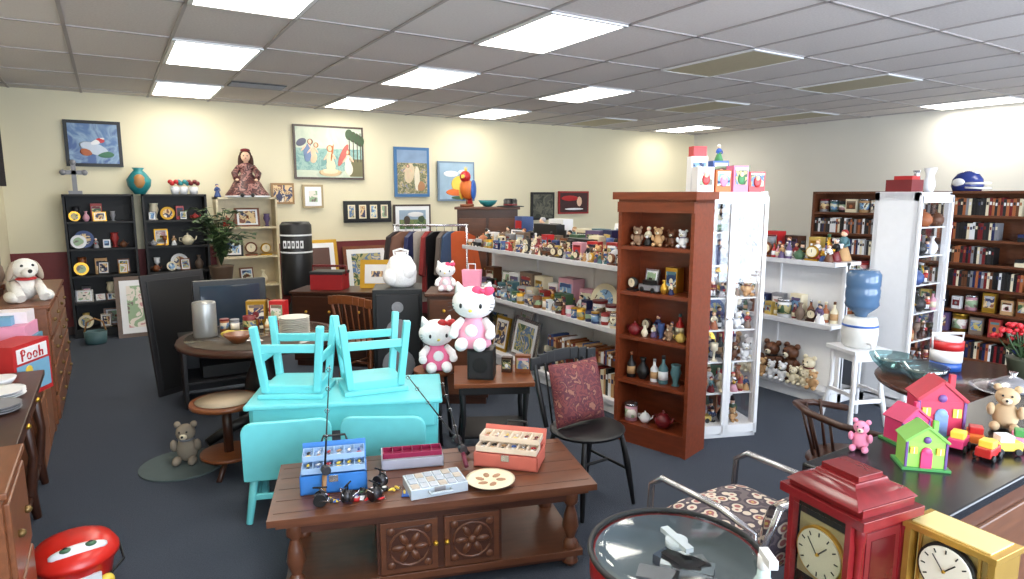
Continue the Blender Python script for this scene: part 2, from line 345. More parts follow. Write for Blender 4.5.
L,Rr=(2.98,3.38),(3.13,2.83); bx,by=(L[0]+Rr[0])/2,(L[1]+Rr[1])/2; bz=rz2(L,Rr)
o,lv=bookcase('brown_bookcase',.57,1.72,.27,5,wred,crown=.05,kick=.12); o.put(bx,by,0,bz)
o=Ob('figurines')
fill(o,-.23,.26,.1,lv[4],.14,['bear','fig','bear','fig'],gap=.004,lo=.85); fill(o,-.24,.25,.07,lv[3],.11,['fig','vase','clock','fig','car'],gap=.006,lo=.6); fill(o,-.2,.24,.18,lv[3],.22,['frame','box','plate'],gap=.01)
fill(o,-.24,.26,.08,lv[2],.11,['pot','box','vase','bear','fig','car'],gap=.004); fill(o,-.2,.25,.19,lv[2],.17,['fig','box','bottle','clock'],gap=.03); fill(o,-.24,.26,.1,lv[1],.2,['bottle','nut','vase','bottle','fig'],gap=.015,lo=.7); fill(o,-.24,.26,.1,lv[0],.13,['pot','tin','vase','mug','fig','box'],gap=.01)
o.put(bx,by,0,bz)
L,Rr=(3.43,3.06),(3.90,2.88); cx,cy=(L[0]+Rr[0])/2,(L[1]+Rr[1])/2; cz=rz2(L,Rr)
o,lv=cabinet('display_cabinet',.51,.36,1.77,2); o.put(cx,cy,0,cz)
o=Ob('collectible_figurines')
for z in lv:
    fill(o,-.23,.24,.06,z,.15,['fig','nut','bottle','fig','vase','fig','car','bear'],gap=0,lo=.65); fill(o,-.23,.24,.15,z,.18,['fig','nut','bottle','vase'],gap=0,lo=.75); fill(o,-.23,.24,.26,z,.21,['box','nut','bottle','plate','fig'],gap=0,lo=.75)
o.put(cx,cy,0,cz)
PAL=BRIGHT
o=Ob('toy_boxes')
for y,xs,hs in ((.08,(-.2,-.07,.06,.19),(.17,.15,.18,.14)),(.23,(-.17,-.01,.16),(.25,.22,.19))):
    for x,h in zip(xs,hs):
        c=pc_(); o.at(x,y,0,R.uniform(-6,6)); o.box(c,(0,0,h/2),(.12,.09,h)); o.box(R.choice(arts),(0,-.047,h*.55),(.095,.004,h*.55)); o.box(white,(0,-.049,h*.88),(.1,.004,h*.1)); o.sph(pc_(),(0,-.05,h*.5),(.03,.006,.04),seg=8); o.sph(skin,(0,-.052,h*.66),(.018,.006,.018),seg=8)
o.at(-.1,.2,.25,0); o.box(red,(-.07,.03,.035),(.1,.08,.07)); o.at(.0,.24,.22); it_fig(o,.12)
o.at(); o.put(cx,cy,1.771,cz)
PAL=MUTED
GL1=[.12,.7,1.2]
o=gondola('white_store_shelf',2.72,.8,GL1,1.2); o.put(3.3,4.95,0,-90,bev=.004)
o=Ob('assorted_collectibles')
fill(o,-1.33,1.33,.05,1.2,.1,['fig','bear','car','fig','mug','box','clock'],gap=0); fill(o,-1.33,1.33,.14,1.2,.15,['fig','box','nut','pot','vase','bear','clock'],gap=0); fill(o,-1.33,1.3,.25,1.2,.19,['fig','nut','box','bottle','bear'],gap=0); fill(o,-1.3,1.3,.38,1.2,.2,['fig','nut','box','bottle','vase'],gap=.01); fill(o,-1.3,1.3,.52,1.2,.26,['box','fig','vase','clock','frame'],gap=.01); fill(o,-1.3,1.3,.68,1.2,.33,['box','fig','frame','bottle'],gap=.02)
o.box(black,(.35,.33,1.28),(.36,.16,.16)); o.box(C(40,50,60,.1),(.35,.248,1.28),(.3,.006,.12)); o.box(black,(-.35,.45,1.33),(.4,.1,.26))
fill(o,-1.33,1.33,.06,.7,.12,['mug','tin','fig','box','mug','bottle','tin'],gap=0,lo=.7); fill(o,-1.32,1.3,.17,.7,.18,['tin','box','bottle','fig'],gap=0,lo=.7); fill(o,-1.32,1.3,.3,.7,.3,['frame','plate','box','box'],gap=.01,lo=.7)
fill(o,-1.32,.1,.1,.12,.42,['frame','frame','box'],gap=.01,lo=.75); fill(o,-1.3,.1,.24,.12,.5,['frame','box'],gap=.01,lo=.8); books(o,.15,1.3,.05,.12,.24,.2,cols=[wmid,tan,cream,dred,navy,white,black,brown])
books(o,.2,1.3,.06,.37,.12,.18,cols=[wmid,tan,white,C(55,78,130),dred,brown])
o.put(3.3,4.95,0,-90)
o=gondola('white_store_shelf',1.85,.36,[.12,.68,1.2],1.2); o.put(4.95,3.9,0,-90,bev=.004)
o=Ob('assorted_glassware')
fill(o,-.9,.91,.06,1.2,.16,['bottle','vase','fig','bottle','pot','clock','fig'],gap=.002); fill(o,-.88,.9,.16,1.2,.22,['bottle','vase','fig','nut'],gap=.004); fill(o,-.85,.88,.28,1.2,.28,['bottle','vase','fig','box','fig'],gap=.02); o.cyl(C(66,98,70),(-.05,.3,1.2),.04,.26,.02); o.sph(C(110,160,90),(-.05,.3,1.5),(.07,.07,.07))
fill(o,-.9,.91,.07,.68,.18,['bottle','box','tin','fig','vase','box','clock'],gap=.002); fill(o,-.88,.9,.14,.68,.28,['box','bottle','fig','clock'],gap=.002); o.put(4.95,3.9,0,-90)
o=Ob('plush_toys'); fill(o,-.91,.92,.0,.12,.2,['bear'],gap=-.015,lo=.7,j=.01); fill(o,-.88,.9,.12,.12,.34,['bear'],gap=-.03,lo=.7); o.put(4.95,3.9,0,-90)
o,lv=cabinet('display_cabinet',.52,.34,1.77,1,True); o.put(5.6,2.58,0,0)
o=Ob('collectible_figurines')
for z in lv: fill(o,-.23,.24,.06,z,.16,['bottle','nut','fig','vase','pot'],gap=0,lo=.7); fill(o,-.23,.24,.15,z,.19,['bottle','fig','vase'],gap=0,lo=.7); fill(o,-.22,.24,.24,z,.22,['bottle','fig','vase','plate'],gap=.004,lo=.7)
o.put(5.6,2.58,0,0)
o=Ob('stacked_gift_boxes'); o.box(dred,(-.16,.17,.05),(.18,.2,.1)); o.box(C(60,80,60),(-.02,.2,.045),(.1,.14,.09)); o.box(red,(-.15,.16,.115),(.12,.14,.03)); o.at(.17,.14,0); o.lathe(white,[(.03,0),(.045,.06),(.03,.14),(.05,.2)]); o.at(.08,.2,0); o.lathe(silver,[(.03,0),(.04,.08),(.02,.15),(.03,.18)]); o.put(5.6,2.58,1.77)
vb=W(100,56,34)
for k,yc in enumerate((4.15,2.93,1.71,.49)):
    o,lv=bookcase('video_bookcase',1.2,1.79,.24,7,vb); o.put(7.3,yc,0,-90)
    o=Ob('video_tapes')
    for i,z in enumerate(lv):
        if i in (1,2) or (k==0 and i in (3,6)): fill(o,-.56,.55,.1,z,.2,['box','tin','box','box'],lo=.6,gap=.01)
        else:
            a=R.uniform(.15,.57); books(o,-.57,a,.03,z,.175,.12,lo=.9,cols=[black,blk2,black,navy,dred,white,cream,blk2,grey,brown,C(165,95,55)],wd=(.022,.028))
            if a<.45: o.box(R.choice([black,dred,cream]),((a+.56)/2,.09,z+.02),(.1,.18,.04)); o.box(R.choice([navy,white,blk2]),((a+.56)/2,.09,z+.055),(.1,.18,.028))
    o.put(7.3,yc,0,-90)
o=Ob('football_helmet'); o.lathe(C(40,55,120,.2),[(.13,.0),(.15,.06),(.14,.14),(.1,.2),(.04,.235),(0,.24)],seg=20,ky=1.15); o.box(white,(0,0,.2),(.05,.2,.06)); o.sph(white,(-.13,.02,.1),(.03,.08,.05)); o.sph(white,(.13,.02,.1),(.03,.08,.05)); o.tube(white,[(-.13,-.06,.04),(-.08,-.22,.03),(.08,-.22,.03),(.13,-.06,.04)],.012); o.tube(white,[(-.13,-.06,.09),(-.07,-.22,.09),(.07,-.22,.09),(.13,-.06,.09)],.012); o.put(7.45,3.15,1.79,-10,0,None,.85)
# ------------------------------------------------------------------ wall art on back wall
def picture(name,xa,xb,za,zb,fm,art,mat_border=None,extra=None,fw=.03,y=YB-.02):
    w,h=xb-xa,zb-za; o=Ob(name); o.box(fm,(0,0,0),(w,.03,h)); 
    if mat_border: o.box(mat_border,(0,-.016,0),(w-fw*2,.004,h-fw*2)); k=.09
    else: k=fw
    o.box(art,(0,-.019,0),(w-k*2,.004,h-k*2))
    if extra: extra(o,w-k*2,h-k*2)
    return o.put((xa+xb)/2,y-.016,(za+zb)/2)
def disc(o,m,x,z,rx,rz_,r=0,y=-.022): o.sph(m,(x,y,z),(rx,.003,rz_),(0,r,0),seg=12)
def hb(o,w,h): disc(o,C(190,200,215),.0,-.06,.16,.07,20); disc(o,white,.03,.02,.1,.03,-30); disc(o,red,.07,.04,.05,.03); disc(o,C(170,90,50),-.08,-.1,.07,.05); disc(o,C(60,110,80),.12,-.13,.09,.04)
picture('framed_bird_picture',-.4,.2,2.1,2.66,black,ART('bird_sky',[(60,85,140),(90,120,165),(140,165,190),(75,100,150)],4,interp='LINEAR'),extra=hb,fw=.04)
def person(o,x,z,h,bm,hm,lean=0,armm=None,wd=.1):
    disc(o,bm,x,z+h*.36,wd*h*1.1,h*.24,lean); disc(o,bm,x+.01,z+h*.15,wd*h*1.3,h*.2,lean*.5,-.023); disc(o,hm,x+lean*.004*h+.006,z+h*.64,wd*h,h*.1,0,-.023); disc(o,skin,x+lean*.004*h,z+h*.64,wd*h*.62,h*.075,0,-.025)
    disc(o,armm or skin,x-.05,z+h*.42,h*.03,h*.14,40,-.025); disc(o,armm or skin,x+.05,z+h*.45,h*.03,h*.13,-35,-.025)
def ven(o,w,h):
    o.box(ART('sea',[(110,150,145),(130,165,158),(150,180,170),(120,158,150)],14),(0,-.0215,-h*.14),(w,.003,h*.44)); o.box(C(110,105,70),(w*.4,-.0215,-h*.3),(w*.2,.004,h*.36))
    disc(o,C(205,180,140),0,-h*.4,.17,.06); disc(o,C(225,205,170),0,-h*.38,.12,.04,0,-.0235)
    for i,x in enumerate((.3,.36,.42,.47)): o.box(C(70,60,45),(x,-.023,h*.12),(.014,.003,h*.6)); disc(o,C(60,80,50),x,h*.38-.03*i,.06,.08)
    person(o,0,-h*.38,.52,C(238,205,170),C(175,100,45)); disc(o,C(175,100,45),.035,.0,.014,.13,10,-.025)
    person(o,-.33,-.12,.42,C(110,130,165),C(120,80,50),25); person(o,-.25,-.14,.38,C(225,190,155),C(160,110,60),30); disc(o,C(90,90,110),-.41,.14,.08,.05,-30)
    person(o,.27,-h*.42,.5,C(225,215,200),C(165,100,50),-8); disc(o,C(185,95,85),.2,-.03,.045,.18,25,-.0255)
picture('renaissance_poster',2.32,3.36,1.98,2.76,W(70,50,35),ART('ven_sky',[(165,180,165),(185,195,175),(200,205,185),(175,188,170)],3,interp='LINEAR'),extra=ven)
picture('small_yellow_picture',1.98,2.3,1.62,1.92,W(150,110,50),arts[1]); picture('small_framed_print',2.42,2.72,1.56,1.9,C(170,150,110),arts[3],white)
def gar(o,w,h): 
    o.box(ART('garden',[(70,85,60),(150,140,100),(100,110,80),(190,170,130),(110,120,150)],16),(0,-.021,-h*.14),(w,.003,h*.7)); disc(o,C(215,195,160),-.05,-.02,.09,.16,10); disc(o,C(225,215,190),.08,-.1,.05,.2); disc(o,C(170,120,80),.14,-.22,.08,.08); person(o,-.08,-.1,.3,C(215,190,160),C(120,80,50))
picture('garden_poster',3.85,4.45,1.72,2.5,C(60,110,160),C(130,155,185,.5,var=.3,scale=6),extra=gar,fw=.045)
def sun(o,w,h): disc(o,yel,.06,-.05,.16,.14); disc(o,C(225,110,40),.0,-.18,.2,.06); disc(o,white,-.1,.12,.14,.05); disc(o,white,.12,.15,.09,.04); disc(o,C(60,90,60),.1,-.27,.2,.03)
picture('sunset_poster',4.6,5.28,1.65,2.3,C(110,130,150),C(150,175,195,.5,var=.25,scale=5),extra=sun)
def strip(o,w,h):
    for i in range(4): o.box(cream,(-w/2+w*(i+.5)/4,-.022,0),(w/4-.06,.003,h-.06)); o.box(arts[i],(-w/2+w*(i+.5)/4,-.024,0),(w/4-.1,.003,h-.1))
picture('multi_photo_frame',3.02,3.78,1.33,1.66,black,black,extra=strip)
def land(o,w,h): o.box(ART('meadow',[(60,90,50),(90,120,70),(120,130,80),(70,95,60)],14),(0,-.022,-h*.25),(w,.003,h*.5)); disc(o,white,.05,.08,.14,.04); disc(o,C(70,60,50),-.1,-.02,.06,.08); disc(o,C(60,80,50),.15,-.0,.06,.06)
picture('framed_landscape',3.82,4.46,1.12,1.6,W(60,40,30),C(150,170,190),white,land)
picture('dark_framed_print',6.44,6.95,1.3,1.8,black,ART('dark_print',[(45,48,42),(75,76,66),(100,98,84),(55,56,50)],8),fw=.04); picture('red_movie_poster',7.05,7.75,1.4,1.82,C(150,30,30),C(60,24,26,.5,var=.4),extra=lambda o,w,h:(disc(o,red,-.1,.08,.2,.05),disc(o,skin,.12,.02,.06,.09),disc(o,white,0,-.12,.22,.02)))
def lean(name,x,y,w,h,fm,art,tilt=-12,rz=0,z=0,bord=white,k=.24):
    o=Ob(name); o.at(rot=(tilt,0,0)); o.box(fm,(0,.02,h/2),(w,.035,h)); o.box(bord,(0,0,h/2),(w-.1,.006,h-.1)); o.box(art,(0,-.004,h/2),(w-k,.006,h-k)); o.put(x,y,z,rz)
lean('leaning_framed_print',.33,9.1,.7,.76,W(90,65,45),arts[3])
lean('gilt_framed_mirror',2.5,9.3,.7,1.12,gold,C(90,60,50,.3)); lean('leaning_wood_frame',3.3,9.35,.7,1.0,wmid,arts[0])
lean('leaning_red_frame',4.2,9.2,.6,.9,dred,arts[1])
o=Ob('ornamental_cross'); o.box(grey,(0,0,.02),(.14,.08,.04)); o.box(grey,(0,0,.2),(.05,.03,.34)); o.box(grey,(0,0,.26),(.22,.03,.05)); [o.sph(grey,p,.035,seg=8) for p in ((-.11,0,.26),(.11,0,.26),(0,0,.38))]; o.put(-.33,9.5,1.76)
o=Ob('teal_vase'); o.lathe(teal,[(.06,0),(.13,.1),(.14,.18),(.08,.27),(.05,.3),(.07,.33)]); o.sph(C(170,120,70),(0,-.1,.16),(.07,.05,.09)); o.put(.35,9.5,1.76)
o=Ob('floral_ornaments'); 
for x,c in ((-.1,red),(.12,dred),(0,teal)):
    o.lathe(white,[(.04,0),(.06,.08),(.04,.1)],c=(x,0,0)); [o.sph(c,(x+.05*math.cos(a),.05*math.sin(a),.14+.02*(a%2)),.03,seg=8) for a in range(6)]
o.put(.85,9.5,1.76)
o=Ob('porcelain_doll')
dress=ART('doll_dress',[(90,45,40),(60,30,35),(150,105,98),(80,40,40)],14); hair=C(60,32,22,.8)
o.lathe(dress,[(.3,0),(.31,.03),(.24,.12),(.2,.2),(.12,.3),(.08,.34),(.1,.42),(.11,.46),(.05,.5)],seg=20,ky=.8); o.lathe(white,[(.31,0),(.32,.015),(.3,.03)],seg=20,ky=.8)
o.cyl(skin,(0,0,.48),.03,.06); o.sph(skin,(0,-.01,.59),(.065,.065,.08)); o.sph(hair,(0,.025,.61),(.085,.075,.09)); o.sph(hair,(-.07,.02,.5),(.04,.04,.13)); o.sph(hair,(.07,.02,.5),(.04,.04,.13)); o.sph(dred,(0,.01,.68),(.07,.07,.03))
for sx in (-1,1):
    o.tube(dress,[(sx*.09,0,.45),(sx*.16,-.03,.34),(sx*.14,-.1,.27)],[.04,.05,.045]); o.sph(skin,(sx*.13,-.13,.25),(.025,.03,.02),seg=8); o.sph(black,(sx*.024,-.07,.6),.009,seg=6)
    o.sph(black,(sx*.07,-.24,.03),(.03,.05,.03),seg=8)
o.sph(red,(0,-.073,.565),(.014,.006,.006),seg=6); o.put(1.62,9.4,1.72,-10,0,None,.92)
o=Ob('small_figurine'); it_fig(o,.18); o.put(1.25,9.46,1.72)
o=Ob('plant_stand'); o.cyl(black,(0,0,.68),.17,.03); [o.tube(black,[(.12*math.cos(a),.12*math.sin(a),.68),(.16*math.cos(a),.16*math.sin(a),0)],.013) for a in (0,2.09,4.19)]; o.cyl(black,(0,0,.3),.13,.015); o.put(1.12,8.55)
o=Ob('potted_plant'); o.lathe(C(90,70,55),[(.1,0),(.12,.02),(.14,.16),(.15,.18),(.13,.18)]); gr=C(48,70,40,.5,var=.4); gr2=C(78,102,58,.5,var=.3)
for i in range(44):
    a=R.uniform(0,6.28); ln=R.uniform(.3,.8); sp_=R.uniform(.1,.4); pts=[]
    for k in range(5):
        t=k/4; pts.append((sp_*t**1.3*math.cos(a),sp_*t**1.3*math.sin(a),.18+ln*math.sin(t*1.9)*.9))
    o.tube(gr,pts,.005,5)
    for k in range(1,5):
        for q in range(4):
            b=R.uniform(0,6.28); l=R.uniform(.06,.11); x,y,z=pts[k]; d=Vector((math.cos(b),math.sin(b),R.uniform(-.5,.2)))*l; n=Vector((-math.sin(b),math.cos(b),.2))*l*.3; p=Vector((x,y,z))
            o.poly(R.choice([gr,gr2]),[p,p+d*.5+n,p+d,p+d*.5-n])
o.put(1.12,8.55,.71)
o=Ob('punching_bag'); o.lathe(black,[(.28,0),(.3,.05),(.28,.22),(.14,.32),(.1,.42),(.1,.5),(.18,.52),(.19,.6),(.19,1.38),(.16,1.42),(0,1.42)],seg=24); o.cyl(white,(0,0,1.25),.193,.02,seg=24); o.cyl(white,(0,0,1.04),.193,.02,seg=24)
for i in range(5): o.box(white,(-.1+i*.05,-.175,1.15),(.034,.03,.09)); o.box(black,(-.1+i*.05,-.182,1.15),(.014,.03,.04))
o.put(1.95,8.2,0,-25)
o=Ob('clothing_rack')
for sx in (-1,1): o.tube(silver,[(sx*.42,0,.03),(sx*.42,0,1.4)],.014); o.tube(silver,[(sx*.42,-.22,.02),(sx*.42,.22,.02)],.014)
o.tube(silver,[(-.44,0,1.4),(.44,0,1.4)],.014); o.tube(silver,[(-.42,0,.2),(.42,0,.2)],.01); o.pp(-.95,7.5)
o=Ob('hanging_jackets')
for i,(c) in enumerate([C(50,42,42,.9),C(120,85,70,.9),navy,C(175,165,155,.9),C(130,40,40,.9),black,C(90,80,75,.9),C(60,80,110,.9),C(200,90,45,.9)]):
    o.at(-.38+i*.09,0,0,[60,35,70,30,66,52,72,48,20][i]+R.uniform(-8,8))
    w=R.uniform(.85,1.0); L_=R.uniform(.5,.75)
    o.ext(c,[(-.06*w,1.33),(.06*w,1.33),(.2*w,1.27),(.29*w,.85),(.22*w,.82),(.18*w,1.03),(.19*w,L_),(-.19*w,L_),(-.18*w,1.03),(-.22*w,.82),(-.29*w,.85),(-.2*w,1.27)],-.025,.025)
    o.tube(silver,[(0,0,1.33),(0,0,1.38),(.012,0,1.41)],.004,5); 
o.at(); o.pp(-.95,7.5,0,0,bev=.015)
o=Ob('tall_wood_cabinet'); o.box(wdark,(0,.22,.79),(.74,.44,1.58)); [o.box(W(90,52,32),(sx*.18,-.008,.82),(.33,.016,1.3)) for sx in (-1,1)]; o.box(W(90,52,32),(0,.22,1.59),(.8,.5,.03)); [o.sph(gold,(sx*.03,-.02,.85),.015,seg=8) for sx in (-1,1)]; o.pp(-.3,7.85,0,0,bev=.006)
o=Ob('parrot_figurine'); o.cyl(wmid,(0,0,0),.1,.04); o.tube(wmid,[(0,0,.04),(0,0,.12)],.015); o.sph(oran,(0,0,.25),(.1,.1,.15),(15,0,0)); o.sph(red,(0,-.05,.42),(.08,.08,.08)); o.cyl(yel,(0,-.12,.42),.03,.07,.004,rot=(110,0,0)); o.sph(blue,(.09,.03,.24),(.03,.08,.14)); o.sph(yel,(-.09,.03,.24),(.03,.08,.14)); o.ext(red,[(-.03,.15),(.03,.15),(.05,-.0),(-.05,.0)],.09,.11)
for a in (-20,0,20): o.cyl(yel,(0,-.03,.48),.012,.08,.002,rot=(0,a,0),seg=6)
o.pp(-.56,8.02,1.605,-20,0,.88)
o=Ob('teal_dish'); o.lathe(teal,[(.05,0),(.12,.05),(.15,.1),(.13,.1),(.05,.02)],seg=20); o.pp(-.3,8.06,1.605,0,0,.8)
o=Ob('black_hat'); o.lathe(black,[(.2,0),(.2,.012),(.1,.02),(.1,.1),(.08,.12),(0,.11)],seg=24); o.lathe(dred,[(.102,.02),(.102,.045),(.1,.045)],seg=24); o.pp(-.02,7.95,1.605,0,0,.85)
o=Ob('floor_speaker'); o.box(black,(0,.2,.475),(.42,.4,.95)); o.box(blk2,(0,-.008,.5),(.36,.02,.82)); [o.lathe(grey,[(r,0),(r,.008),(r*.7,.002),(.3*r,.01)],c=(0,-.02,z),rot=(90,0,0),seg=20) for r,z in ((.14,.3),(.1,.6),(.05,.8))]; o.pp(-.98,5.4,0,8,bev=.006)
o=Ob('white_tote_bag'); o.lathe(plushw,[(.1,0),(.14,.04),(.15,.14),(.13,.22),(.1,.28),(.05,.31),(.06,.33)],seg=18,ky=.8); o.tube(plushw,[(-.06,0,.28),(-.07,0,.34),(0,0,.36),(.07,0,.34),(.06,0,.28)],.01); o.sph(plushw,(-.08,-.05,.1),(.09,.08,.09)); o.sph(plushw,(.07,-.06,.16),(.08,.06,.1),(0,30,0)); o.pp(-.98,5.62,.95,0,0,.92)
def dresser(name,w,d,h,n,m,m2=None,cols=1,knob=gold):
    o=Ob(name); o.box(m,(0,d/2,h/2+.03),(w,d,h-.06)); o.box(m2 or m,(0,d/2,h-.012),(w+.04,d+.04,.025)); o.box(m,(0,d/2,.03),(w-.04,d-.04,.06))
    for i in range(n):
        for c in range(cols):
            hh=(h-.12)/n; cw=w/cols; cx=-w/2+cw*(c+.5); o.box(m2 or m,(cx,-.008,.08+hh*(i+.5)),(cw-.04,.02,hh-.025))
            for sx in (-1,1): o.sph(knob,(cx+sx*cw*.22,-.026,.08+hh*(i+.5)),.015,seg=8)
    return o
dresser('small_dresser',.5,.4,.95,4,wdark,W(85,48,30)).pp(-.45,5.2,0,0,.005)
# ------------------------------------------------------------------ plush cats
def cat(name,h,dress,bow,x,y,z,rz):
    o=Ob(name); k=h
    o.lathe(dress,[(.24,0.02),(.27,.06),(.24,.25),(.15,.42),(.1,.5)],k=k,seg=18,ky=.85)
    o.sph(plushw,(0,-.02*k,.7*k),(.33*k,.24*k,.25*k),seg=20)
    for sx in (-1,1):
        o.cyl(plushw,(sx*.2*k,0,.85*k),.1*k,.17*k,.015*k,rot=(0,sx*18,0),seg=12); o.sph(black,(sx*.15*k,-.235*k,.68*k),(.024*k,.02*k,.038*k),seg=8)
        for q in (-1,0,1): o.box(black,(sx*.3*k,-.15*k,(.65+q*.05)*k),(.14*k,.008*k,.009*k),(0,-sx*q*10,-sx*35))
        o.tube(plushw,[(sx*.16*k,0,.42*k),(sx*.27*k,-.08*k,.32*k),(sx*.28*k,-.16*k,.25*k)],[.07*k,.075*k,.07*k],10); o.sph(plushw,(sx*.28*k,-.17*k,.24*k),.08*k,seg=10)
        o.sph(plushw,(sx*.14*k,-.26*k,.1*k),(.1*k,.16*k,.1*k),seg=12)
        o.sph(bow,((.17+sx*.085)*k,-.15*k,.9*k),(.09*k,.045*k,.07*k),(0,-sx*15,0),seg=10)
    o.sph(bow,(.17*k,-.18*k,.9*k),.04*k,seg=8); o.sph(yel,(0,-.265*k,.61*k),(.03*k,.02*k,.022*k),seg=8)
    o.sph(white,(0,-.21*k,.3*k),(.1*k,.03*k,.1*k),seg=8); o.pp(x,y,z,rz)
o=Ob('end_table'); o.box(wmid,(0,0,.54),(.52,.46,.03)); o.box(black,(0,0,.5),(.46,.4,.06)); o.box(black,(0,0,.18),(.44,.38,.02))
for sx in (-1,1):
    for sy in (-1,1): o.tube(black,[(sx*.21,sy*.18,.5),(sx*.2,sy*.17,.3),(sx*.23,sy*.2,0)],[.022,.016,.02])
o.pp(-.13,4.2,0,5,.004)
o=Ob('black_speaker_box'); o.box(black,(0,0,.1),(.17,.17,.2)); o.box(blk2,(0,-.088,.1),(.14,.006,.17)); o.cyl(black,(0,-.085,.1),.05,.01,rot=(90,0,0)); o.pp(-.2,4.13,.556,-5,.005)
o=Ob('boxed_merchandise'); fill(o,-.1,.12,0,0,.13,['box','tin'],gap=.01); o.pp(.02,4.25,.556)
cat('cat_plush',.43,C(240,165,190,.9),C(235,80,120,.8),-.25,4.12,.757,-8)
o=Ob('stool'); o.cyl(wmid,(0,0,.5),.14,.03); [o.tube(black,[(.09*math.cos(a),.09*math.sin(a),.5),(.13*math.cos(a),.13*math.sin(a),0)],.014) for a in (.5,2.07,3.64,5.21)]; o.pp(-.56,4.42)
cat('cat_plush',.38,C(226,110,150,.9),red,-.53,4.4,.53,15)
cat('cat_plush',.25,C(235,200,210,.9),C(235,80,120,.8),-.56,5.36,.952,0)
o=Ob('pink_gift_bag'); o.ext(C(235,150,175),[(-.07,0),(.07,0),(.08,.17),(-.08,.17)],-.04,.04); o.tube(white,[(-.03,0,.17),(-.03,0,.22),(.03,0,.22),(.03,0,.17)],.005); o.pp(-.34,5.4,.952,-10)
# ------------------------------------------------------------------ turquoise children's set
tq=C(112,210,216,.38,var=.06)
def rpoly(w,z0,z1,r): 
    p=[(-w/2,z0),(w/2,z0)]
    for i in range(6): a=math.pi/2*i/5; p.append((w/2-r+r*math.cos(a),z1-r+r*math.sin(a)))
    for i in range(6): a=math.pi/2+math.pi/2*i/5; p.append((-w/2+r+r*math.cos(a),z1-r+r*math.sin(a)))
    return p
o=Ob('childrens_table'); o.box(tq,(0,0,.555),(1.12,.54,.03)); 
for sy in (-1,1): o.box(tq,(0,sy*.24,.47),(1.04,.02,.15))
for sx in (-1,1): o.box(tq,(sx*.51,0,.47),(.02,.48,.15))
for sx in (-1,1):
    for sy in (-1,1): o.at(sx*.49,sy*.21,0,0); o.ext(tq,[(-.05,.54),(.05,.54),(.03,0),(-.03,0)],-.025,.025)
o.at(); o.pp(-1.0,3.81,0,8,.01)
def kchair(o,ht=.3,back=.3,w=.36):
    o.box(tq,(0,0,ht-.012),(w,.3,.025)); 
    for sx in (-1,1):
        for sy in (-1,1): o.tube(tq,[(sx*(w/2-.04),sy*.11,ht-.02),(sx*(w/2-.005),sy*.15,0)],[.024,.018],8)
        o.box(tq,(sx*(w/2-.02),0,ht*.45),(.02,.25,.035))
    for sy in (-1,1): o.box(tq,(0,sy*.13,ht*.55),(w-.05,.02,.035))
    T=o.T.copy(); o.T=T@Matrix.Translation((0,.14,ht-.02))@rotm((-5,0,0)); o.ext(tq,[(x,z) for x,z in rpoly(w+.02,0,back,.06)],-.012,.012); o.T=T
for dx,dy,r in ((-.29,-.36,180+6),(.25,-.365,180-7)):
    o=Ob('childrens_chair'); kchair(o,.26,.33,.44); c=math.cos(math.radians(8)); s_=math.sin(math.radians(8)); o.pp(-1.0+dx*c-dy*s_,3.81+dx*s_+dy*c,0,8+r,.006)
for dx,dy,r in ((-.3,0,-6),(.13,.03,14)):
    o=Ob('inverted_childrens_stool'); H2=.43
    o.T=Matrix.Translation((0,0,H2))@rotm((180,0,0)); o.box(tq,(0,0,H2-.014),(.38,.34,.028)); o.box(tq,(0,0,H2-.05),(.32,.28,.05))
    for sx in (-1,1):
        for sy in (-1,1): o.box(tq,(sx*.17,sy*.15,H2/2-.02),(.042,.042,H2-.03),(sy*5,-sx*6,0))
        o.box(tq,(sx*.175,0,.2),(.022,.3,.05))
    for sy in (-1,1): o.box(tq,(0,sy*.155,.13),(.36,.022,.05))
    o.T=Matrix(); o.pp(-1.0+dx,3.81+dy+dx*.14,.57,8+r,.006)
# ------------------------------------------------------------------ coffee table
o=Ob('carved_coffee_table'); cw=W(98,58,38,.35); cd=W(70,38,25,.4)
o.box(cw,(0,0,.415),(1.44,.58,.03)); o.box(cw,(0,0,.39),(1.38,.52,.03)); o.box(cd,(0,0,.355),(1.3,.46,.05)); o.box(cw,(0,0,.075),(1.34,.5,.03)); o.box(cd,(0,0,.05),(1.3,.46,.03))
for i in range(5): o.box(cd,(0,-.23+.115*i,.4305),(1.4,.003,.002))
for sx in (-1,1):
    for sy in (-1,1):
        o.lathe(cw,[(.035,.09),(.035,.12),(.02,.14),(.04,.2),(.03,.26),(.018,.3),(.035,.32),(.035,.37)],c=(sx*.62,sy*.21,0),seg=14); o.lathe(cw,[(.02,0),(.04,.02),(.03,.06)],c=(sx*.62,sy*.21,0),seg=12)
o.box(cd,(0,0,.22),(.56,.46,.27))
for sx in (-1,1):
    for sy in (-1,1):
        y=sy*.235; o.box(cw,(sx*.14,y,.215),(.25,.02,.24)); o.box(cd,(sx*.14,y+sy*.008,.215),(.2,.014,.19))
        for k in range(6): a=k*math.pi/3; o.sph(cw,(sx*.14+.05*math.cos(a),y+sy*.014,.215+.045*math.sin(a)),(.032,.01,.016),(0,-math.degrees(a),0),seg=8)
        o.tube(cw,[(sx*.14+.088*math.cos(a*math.pi/8),y+sy*.014,.215+.083*math.sin(a*math.pi/8)) for a in range(16)],.006,6,True)
        o.sph(cw,(sx*.14,y+sy*.016,.215),(.022,.012,.022),seg=8)
        for p in ((-.08,.08),(.08,.08),(-.08,-.08),(.08,-.08)): o.sph(cw,(sx*.14+p[0],y+sy*.012,.215+p[1]),(.02,.008,.02),seg=8)
        o.sph(gold,(sx*.025,y+sy*.02,.22),.012,seg=8)
o.pp(-.375,2.9,0,14,.005)
TZ=.4325
